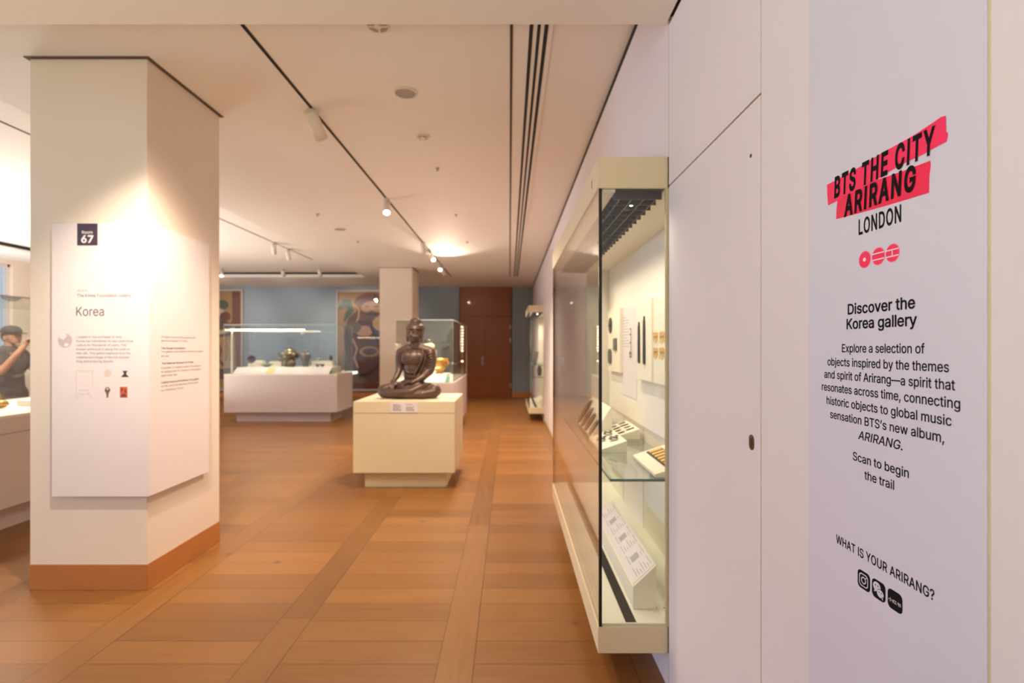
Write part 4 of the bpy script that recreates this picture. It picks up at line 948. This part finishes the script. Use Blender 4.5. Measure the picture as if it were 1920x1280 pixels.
# showcase of vases
s1 = showcase(-5.66, -3.415, 10.15, 11.15, 'wide white glass-topped showcase of metal vessels before the blue-grey wall', 0.18, 1.944)
bx0, bx1 = (435 - VX) * 10.7 / F, (571 - VX) * 10.7 / F
m = MB(); m.box(bx0, bx1, 10.66, 10.70, 1.84, 1.862); build('light_bar', m, BULB, s1)
m = MB(); m.box(bx0, bx0 + 0.02, 10.66, 10.70, 0.956, 1.84); m.box(bx1 - 0.06, bx1, 10.655, 10.705, 1.76, 1.838); build('light_post', m, LAMPW, s1)
m = MB(); m.box(-5.45, -3.62, 10.5, 11.02, 0.9555, 1.09); build('raised_deck', m, LINING, s1)
for x in (-5.2, -4.6, -4.0): spot((x, 10.68, 1.83), (x, 10.6, 1.0), 6, 140, 0.7, (1, 0.9, 0.75), 0.03)
GREENL = mat('green_label', (70, 150, 120), 0.6); YEL = mat('yellow_label', (236, 200, 120), 0.6)
def rail(x0, x1, y0, z0, h, d, label, green=True, yellow=None):
    o = thing('label_rail', ((x0 + x1) / 2, y0, z0), label, 'label stand')
    m = MB(); m.prism([(x0, y0, z0), (x0, y0 + d, z0), (x0, y0 + d, z0 + h)], (x1 - x0, 0, 0)); build('slope', m, SIGNW, o)
    if green:
        for xx in (x0 - 0.0045, x1 + 0.0005): m = MB(); m.prism([(xx, y0, z0), (xx, y0 + d, z0), (xx, y0 + d, z0 + h)], (0.004, 0, 0)); build('green_end', m, GREENL, o)
    if yellow:
        n = Vector((0, -h, d)).normalized() * 0.001; a = Vector((0, d, h))
        m = MB(); q = Vector((yellow[0], y0, z0)) + n + a * .08; m.prism([q, q + Vector((yellow[1] - yellow[0], 0, 0)), q + Vector((yellow[1] - yellow[0], 0, 0)) + a * .8, q + a * .8], n); build('yellow_card', m, YEL, o)
rail(-5.52, -3.60, 10.20, 0.956, 0.13, 0.2, 'long bright label rail along the vase showcase front', True, (-4.88, -4.72))
SILV = mat('dark_pewter', (112, 102, 84), 0.3, metal=0.6, var=0.2, scale=30); SILV2 = mat('celadon_glaze', (150, 160, 140), 0.25, var=0.1, coat=0.5); DKB = mat('dark_brown_glaze', (62, 46, 40), 0.3, coat=0.4)
def cp(px, y): return (px - VX) * y / F
Z0 = 1.0905
def block(x, y, w_, d, h, lab):
    m = MB(); m.box(x - w_ / 2, x + w_ / 2, y - d / 2, y + d / 2, Z0, Z0 + h); return single('display_block', m, LINING, lab, 'display block', None, 0.002)
# burner with two handles and lid
x, y = cp(543, 10.72), 10.72
o = thing('incense_burner', (x, y, Z0), 'largest vessel in the vase showcase, lidded with two side handles', 'incense burner')
m = MB(); m.lathe([(.085, 0), (.09, .02), (.075, .05), (.10, .10), (.165, .17), (.18, .23), (.165, .28), (.12, .305)], (x, y, Z0), 28); build('bowl', m, SILV, o)
m = MB(); m.lathe([(.125, .303), (.12, .32), (.08, .35), (.02, .37), (.018, .385), (.026, .40), (.012, .42)], (x, y, Z0), 28); build('lid', m, SILV, o)
for s_ in (-1, 1):
    m = MB(); m.chain([(x + s_ * .165, y, Z0 + .2, .014), (x + s_ * .22, y, Z0 + .22, .014), (x + s_ * .23, y, Z0 + .27, .014), (x + s_ * .18, y, Z0 + .28, .012)], 10); build('handle', m, SILV, o)
x, y = cp(547, 10.56), 10.56
o = thing('lidded_jar', (x, y, Z0), 'small squat lidded jar in front of the large burner', 'jar')
m = MB(); m.lathe([(.05, 0), (.075, .03), (.085, .07), (.07, .11), (.05, .12)], (x, y, Z0), 24); build('body', m, SILV, o)
m = MB(); m.lathe([(.052, .119), (.04, .135), (.012, .145), (.012, .155)], (x, y, Z0), 24); build('lid', m, SILV, o)
x, y = cp(573.5, 10.66), 10.66
o = thing('shouldered_vase', (x, y, Z0), 'tall broad-shouldered dark vase beside the large burner', 'vase')
m = MB(); m.lathe([(.06, 0), (.055, .03), (.07, .10), (.095, .17), (.10, .22), (.08, .265), (.04, .285)], (x, y, Z0), 28); build('body', m, SILV, o)
m = MB(); m.lathe([(.04, .284), (.032, .295), (.038, .315), (.022, .33), (.010, .345)], (x, y, Z0), 24); build('stopper', m, SILV, o)
x, y = cp(500, 10.6), 10.6
m = MB(); m.lathe([(.05, 0), (.052, .012), (.10, .03), (.135, .06), (.128, .06), (.09, .035), (.0, .02)], (x, y, Z0), 28, None, False); single('shallow_dish', m, SILV2, 'wide shallow green-grey dish in the vase showcase', 'dish')
block(cp(519, 10.85), 10.85, 0.26, 0.14, 0.10, 'white block between the shallow dish and the large burner')
o = thing('small_burner', (cp(521, 10.85), 10.85, Z0 + 0.10), 'small dark vessel on the white block beside the large burner', 'vessel')
x, y = cp(527, 10.85), 10.85
m = MB(); m.lathe([(.03, .101), (.05, .125), (.055, .16), (.035, .18)], (x, y, Z0), 20); build('body', m, SILV, o)
m = MB(); m.chain([(x - .045, y, Z0 + .14, .010), (x - .09, y, Z0 + .16, .008), (x - .105, y, Z0 + .18, .008)], 8); build('spout', m, SILV, o)
b1 = block(cp(486, 10.85), 10.85, 0.20, 0.14, 0.12, 'white block behind the tilted bowl')
x, y = cp(469, 10.62), 10.62
o = thing('tilted_bowl', (x, y, Z0), 'dark bowl tipped on its side on a small stand', 'bowl')
Mx = Matrix.Rotation(math.radians(55), 3, 'X') @ Matrix.Rotation(math.radians(25), 3, 'Y')
m = MB(); m.lathe([(.03, 0), (.034, .012), (.07, .035), (.085, .075), (.080, .075), (.06, .038), (.0, .018)], (x, y + 0.06, Z0 + .12), 28, Mx, False); build('bowl', m, DKB, o)
m = MB(); m.box(x - .05, x + .05, y + 0.01, y + .09, Z0, Z0 + .06); build('stand', m, LINING, o)
block(cp(606, 10.88), 10.88, 0.44, 0.16, 0.11, 'long white block under the small bowl and dark cup')
x, y = cp(598, 10.88), 10.88
m = MB(); m.lathe([(.03, .111), (.032, .12), (.055, .14), (.065, .17), (.06, .17), (.05, .145), (0, .128)], (x, y, Z0), 24, None, False); single('small_bowl', m, SILV2, 'small pale bowl on the long white block', 'bowl')
x, y = cp(620, 10.9), 10.9
o = thing('dark_cup', (x, y, Z0 + 0.11), 'small dark footed cup at the end of the long white block', 'cup')
m = MB(); m.lathe([(.025, .111), (.02, .13), (.036, .15), (.042, .20), (.034, .21)], (x, y, Z0), 20); build('body', m, DKB, o)
m = MB(); m.lathe([(.034, .209), (.02, .222), (.008, .232)], (x, y, Z0), 16); build('lid', m, DKB, o)
for i_, px in enumerate((595.5, 604.5)):
    x, y = cp(px, 10.58), 10.58
    m = MB(); m.lathe([(.022, 0), (.024, .01), (.042, .03), (.046, .055), (.042, .055), (.03, .03), (0, .014)], (x, y, Z0), 20, None, False); single('tea_bowl', m, SILV, ('small dark bowl of the front pair, nearer the tall vase', 'small dark bowl of the front pair, nearer the showcase corner')[i_], 'bowl', 'pair of small bowls')

# showcase behind the statue
s2 = showcase(-1.74, -0.858, 7.81, 10.3, 'white showcase with glass hood behind the seated statue', 0.12)
m = MB(); m.box(-0.89, -0.876, 9.66, 9.72, 0.956, 1.90); ps = build('light_post', m, LAMPW, s2)
for k in range(10):
    z = 1.875 - 0.056 * k if k < 9 else 1.23
    m = MB(); m.ell((-0.883, 9.653, z), 0.015, 8); build('bulb', m, BULB, ps)
for yy in (8.3, 9.0, 9.8): spot((-1.3, yy, 1.9), (-1.3, yy, 1.0), 15, 130, 0.7, (1, 0.9, 0.72), 0.03)
rail(-1.66, -0.93, 7.86, 0.956, 0.09, 0.14, 'white label rail inside the showcase behind the statue', False)
m = MB(); m.prism([(-0.985, 7.858, 0.9575), (-0.985, 7.858 + 0.128, 0.9575 + 0.0823), (-0.93, 7.858 + 0.128, 0.9575 + 0.0823), (-0.93, 7.858, 0.9575)], (0, -0.003, 0.004)); single('green_card', m, GREENL, 'green card at the end of the label rail behind the statue', 'label')
m = MB(); m.box(-1.45, -1.0, 8.2, 8.7, 0.956, 1.06); single('display_block', m, LINING, 'low white block under the gold bowl behind the statue', 'display block', None, 0.002)
x, y = (824 - VX) * 8.42 / F, 8.42
o = thing('gold_bowl', (x, y, 1.061), 'wide gilt footed bowl in the showcase behind the statue', 'bowl')
GILT = mat('dull_gilt', (186, 142, 70), 0.35, metal=0.6, var=0.2, scale=20)
m = MB(); m.lathe([(.06, .0), (.065, .012), (.045, .03), (.06, .05), (.11, .10), (.14, .20), (.146, .25), (.138, .25), (.10, .12), (0, .07)], (x, y, 1.061), 30, None, False); build('bowl', m, GILT, o)
m = MB(); m.chain([(x + .12, y - .05, 1.20, .012), (x + .165, y - .06, 1.23, .012), (x + .13, y - .05, 1.27, .010)], 8); build('handle', m, GILT, o)
x, y = (803 - VX) * 9.1 / F, 9.1
m = MB(); m.box(x - .13, x + .13, y - .13, y + .13, 0.956, 1.44); single('display_block', m, LINING, 'tall pedestal block behind the statue shoulder', 'display block', None, 0.002)
o = thing('lidded_pot', (x, y, 1.441), 'pale squat pot with dark rim above the statue shoulder', 'pot')
m = MB(); m.lathe([(.06, 0), (.11, .04), (.115, .08), (.09, .11), (.07, .12)], (x, y, 1.441), 26); build('body', m, mat('pale_glaze', (214, 190, 150), 0.3, coat=0.4), o)
m = MB(); m.lathe([(.072, .119), (.07, .165), (.085, .17), (.085, .185)], (x, y, 1.441), 26); build('lid', m, DKB, o)

# showcase beside the sign pillar
s3 = showcase(-5.3, -4.05, 3.2, 5.7, 'white showcase with glass hood partly hidden behind the sign pillar', 0.12, 1.915, 0.945, True)
for yy in (3.8, 4.6, 5.3): spot((-4.6, yy, 1.9), (-4.6, yy, 1.0), 5.5, 130, 0.7, (1, 0.92, 0.8), 0.03)
o = thing('gilt_ornament', (-4.62, 4.62, 0.946), 'gilt rounded ornament on the lit deck beside the sign pillar', 'ornament')
m = MB(); m.ell((-4.68, 4.62, 1.03), (0.085, 0.06, 0.085), 12); build('body', m, GILT, o)
m = MB(); m.ell((-4.58, 4.62, 0.985), (0.05, 0.05, 0.035), 10); build('tail', m, GILT, o)
m = MB(); m.box(-4.60, -4.24, 4.78, 5.2, 0.9455, 1.0); single('display_block', m, LINING, 'low white block on the lit deck beside the gilt ornament', 'display block', None, 0.002)
m = MB(); m.lathe([(.10, 0), (.105, .004), (.14, .02), (.155, .028), (.15, .03), (.10, .012), (0, .01)], (-4.42, 4.98, 1.0005), 28, None, False); single('gilt_dish', m, GILT, 'flat gilt dish on the low white block', 'dish')

# ================================================================== PAINTINGS ON THE FAR WALL
PT = {k: mat('paint_' + k, c, 0.75, var=0.18, scale=6) for k, c in dict(tan=(160, 122, 84), red=(104, 52, 44), skin=(188, 138, 104), green=(58, 84, 66), dark=(52, 44, 40), buff=(190, 150, 104), plum=(92, 58, 62), olive=(108, 96, 66), pale=(190, 172, 158), blue=(78, 88, 108)).items()}
PK = list(PT); PM = [PT[k] for k in PK]
FRAME = mat('pale_frame', (176, 166, 160), 0.5)
def painting(x0, x1, z0, z1, shapes, label):
    yb = YF - 0.001
    o = thing('framed_painting', ((x0 + x1) / 2, yb, z0), label, 'painting')
    m = MB(); t = 0.05
    m.box(x0, x0 + t, yb - 0.07, yb, z0, z1); m.box(x1 - t, x1, yb - 0.07, yb, z0, z1); m.box(x0 + t, x1 - t, yb - 0.07, yb, z0, z0 + t); m.box(x0 + t, x1 - t, yb - 0.07, yb, z1 - t, z1); build('frame', m, FRAME, o)
    m = MB(); m.box(x0 + t, x1 - t, yb - 0.02, yb - 0.001, z0 + t, z1 - t)
    for i, (k, pts) in enumerate(shapes):
        m.mi = PK.index(k); m.prism([(x0 + t + (x1 - x0 - 2 * t) * u, yb - 0.021 - 0.0008 * i, z0 + t + (z1 - z0 - 2 * t) * v) for u, v in pts], (0, 0.0006, 0))
    build('canvas', m, PM, o)
    m = MB(); m.box(x0 + t, x1 - t, yb - 0.062, yb - 0.056, z0 + t, z1 - t); build('glazing', m, GLASS, o)
def el(u, v, a, b, k=26): return [(u + a * math.cos(2 * PI * j / k), v + b * math.sin(2 * PI * j / k)) for j in range(k)]
def band(c, w_):            # a ribbon along points
    Lp, Rp = [], []
    for i, p in enumerate(c):
        q0, q1 = c[max(0, i - 1)], c[min(len(c) - 1, i + 1)]; d = Vector((q1[0] - q0[0], q1[1] - q0[1])).normalized(); ww = w_ if not isinstance(w_, list) else w_[i]
        Lp.append((p[0] - d.y * ww, p[1] + d.x * ww)); Rp.append((p[0] + d.y * ww, p[1] - d.x * ww))
    return Lp + Rp[::-1]
fig = [('olive', [(.0, .0), (1, 0), (1, .42), (.6, .5), (.2, .45), (0, .3)]), ('red', [(0, 0), (1, 0), (1, .06), (0, .07)]),
       ('plum', [(.22, .52), (.3, .72), (.5, .84), (.8, .84), (1, .7), (1, .1), (.6, .05), (.35, .2), (.25, .38)]),
       ('red', el(.62, .86, .25, .115)), ('skin', el(.63, .815, .155, .075)), ('dark', [(.47, .80), (.52, .755), (.62, .735), (.74, .75), (.79, .80), (.72, .775), (.63, .785), (.54, .775)]),
       ('dark', el(.56, .835, .035, .007)), ('dark', el(.70, .835, .035, .007)), ('red', el(.63, .785, .035, .007)), ('buff', [(.61, .83), (.655, .83), (.67, .805), (.60, .805)]),
       ('green', band([(.16, .82), (.22, .865), (.30, .86), (.33, .80), (.27, .74), (.24, .68)], [.03, .04, .05, .045, .03, .012])),
       ('buff', band([(.36, .86), (.45, .80), (.44, .72), (.40, .66), (.46, .60)], .012)),
       ('buff', el(.80, .66, .16, .085)), ('skin', el(.52, .58, .12, .055)), ('olive', el(.38, .62, .1, .06)), ('skin', el(.9, .55, .1, .06)),
       ('dark', band([(.62, .62), (.70, .50), (.78, .36), (.72, .22), (.58, .14), (.45, .12)], .016)), ('dark', band([(.88, .62), (.9, .45), (.95, .3), (.9, .15)], .014)),
       ('tan', el(.60, .37, .15, .055)), ('plum', el(.60, .37, .10, .035)), ('buff', band([(.36, .5), (.42, .40), (.38, .3), (.44, .2)], .012)), ('red', [(.70, .48), (.86, .5), (.9, .3), (.76, .3)])]
fig = [(k, [(min(1, max(0, u - 0.15)), min(1, v + 0.015)) for u, v in p]) if n > 1 else (k, p) for n, (k, p) in enumerate(fig)]
painting(-5.12, -2.95, 0.20, 3.18, fig, 'tall framed painting of a helmeted bearded guardian figure behind the pillar')
fig2 = [('red', [(.76, .0), (1, 0), (1, 1), (.86, 1), (.86, .7), (.76, .6)]), ('plum', [(.2, .1), (.9, .1), (.95, .62), (.75, .7), (.7, .86), (.45, .9), (.3, .7)]), ('green', el(.72, .86, .09, .05)), ('pale', el(.66, .78, .09, .045)), ('skin', el(.60, .82, .08, .05)),
        ('red', el(.76, .74, .08, .05)), ('blue', el(.62, .70, .08, .06)), ('pale', band([(.5, .62), (.7, .58), (.9, .62)], .02)), ('tan', [(.55, .2), (.92, .22), (.9, .55), (.6, .52)]), ('plum', band([(.62, .5), (.7, .4), (.66, .3), (.74, .24)], .02)), ('dark', el(.4, .5, .12, .1)), ('buff', band([(.8, .5), (.84, .4), (.8, .3)], .012))]
painting(-10.0, -7.885, 0.20, 3.20, fig2, 'framed painting in reds beside the near pillar edge on the far wall')

# ================================================================== VISITOR
SKIN = mat('skin', (176, 128, 104), 0.55, var=0.05); SHIRT = mat('charcoal_cotton', (62, 60, 64), 0.85, var=0.12, scale=12, bump=0.1); TROUS = mat('dark_trousers', (44, 44, 52), 0.85); CAPM = mat('dark_cap', (58, 54, 58), 0.8); HAIRM = mat('dark_hair', (40, 32, 30), 0.7)
PB = Vector((-6.03, 6.2, 0))
p = thing('person', PB, 'person in dark cap and charcoal shirt raising a phone behind the showcase', 'person')
def P3(x, y, z): return PB + Vector((x, y, z))
def chain3(m, pts, n=12): m.chain([(*P3(a, b, c), r_) for a, b, c, r_ in pts], n)
m = MB()                                   # body faces +X
m.ell(P3(.01, 0, 1.635), (.092, .076, .108), 14); m.ell(P3(.045, 0, 1.585), (.058, .055, .07), 12)
m.chain([(*P3(.095, 0, 1.64), .010), (*P3(.114, 0, 1.605), .013), (*P3(.102, 0, 1.594), .012)], 8)
m.ell(P3(.088, 0, 1.565), (.016, .024, .007), 8); m.ell(P3(.084, 0, 1.553), (.016, .020, .007), 8); m.ell(P3(.078, 0, 1.527), (.024, .026, .02), 8)
for s_ in (-1, 1):
    m.ell(P3(.084, .032 * s_, 1.635), (.012, .015, .009), 8); m.ell(P3(-.008, .076 * s_, 1.615), (.02, .009, .032), 8)
chain3(m, [(-.012, 0, 1.57, .056), (-.025, 0, 1.45, .06)])
chain3(m, [(-.03, 0, 1.40, .12), (-.03, 0, 1.22, .12), (-.02, 0, 1.0, .13)])
for s_ in (-1, 1):
    chain3(m, [(-.02, .10 * s_, .95, .085), (0, .10 * s_, .52, .058), (-.03, .10 * s_, .10, .042)])
    chain3(m, [(-.03, .10 * s_, .06, .04), (.13, .10 * s_, .035, .034)])
    chain3(m, [(-.03, .165 * s_, 1.405, .058), (.06, .20 * s_, 1.24, .048), (.08, .20 * s_, 1.215, .042), (.20, .13 * s_, 1.42, .034), (.235, .09 * s_, 1.50, .028)])
    m.ell(P3(.25, .075 * s_, 1.545), (.022, .032, .042), 10)
    for k in range(4): chain3(m, [(.262, .058 * s_ + .012 * k * s_ , 1.575, .0095), (.280, .048 * s_ + .012 * k * s_, 1.60 - .006 * abs(k - 1), .009), (.292, .036 * s_ + .010 * k * s_, 1.612 - .01 * abs(k - 1), .008)], 8)
    chain3(m, [(.245, .05 * s_, 1.54, .011), (.262, .030 * s_, 1.565, .010), (.275, .022 * s_, 1.58, .0085)], 8)
bm_ = remeshed(m, 0.008, 2); build('body', bm_, SKIN, p)
m = MB(); chain3(m, [(-.03, 0, 1.415, .118), (-.03, 0, 1.25, .138), (-.025, 0, 1.03, .145), (-.02, 0, .96, .14)]); chain3(m, [(-.03, -.12, 1.425, .066), (-.03, .12, 1.425, .066)])
for s_ in (-1, 1): m.ell(P3(-.03, .10 * s_, 1.3), (.12, .09, .16), 10); chain3(m, [(-.03, .165 * s_, 1.405, .074), (.035, .187 * s_, 1.29, .066)])
build('shirt', remeshed(m, 0.011, 3), SHIRT, p)
m = MB(); chain3(m, [(-.02, -.05, .95, .13), (-.02, .05, .95, .13)])
for s_ in (-1, 1): chain3(m, [(-.02, .10 * s_, .93, .105), (0, .10 * s_, .52, .078), (-.03, .10 * s_, .12, .062)])
build('trousers', remeshed(m, 0.014, 3), TROUS, p)
m = MB(); m.ell(P3(-.022, 0, 1.635), (.082, .081, .095), 12); build('hair', m, HAIRM, p)
m = MB(); m.lathe([(.098, 0), (.101, .03), (.092, .065), (.06, .095), (.012, .105)], P3(-.002, 0, 1.655), 26)
m.prism([P3(.07, -.075, 1.665), P3(.13, -.07, 1.66), P3(.165, -.035, 1.655), P3(.172, 0, 1.655), P3(.165, .035, 1.655), P3(.13, .07, 1.66), P3(.07, .075, 1.665)], (0, 0, .009)); build('cap', m, CAPM, p)
for s_ in (-1, 1): m = MB(); m.chain([(*P3(-.05, .10 * s_, .04), .045), (*P3(.06, .10 * s_, .04), .042), (*P3(.15, .10 * s_, .035), .035)], 10); build('shoe', m, INK, p)
m = MB(); m.box(*(PB.x + .298, PB.x + .306), PB.y - .078, PB.y + .078, 1.555, 1.635); single('mobile_phone', m, SEAL, 'dark phone held up by the person in the cap', 'phone', None, 0.003)
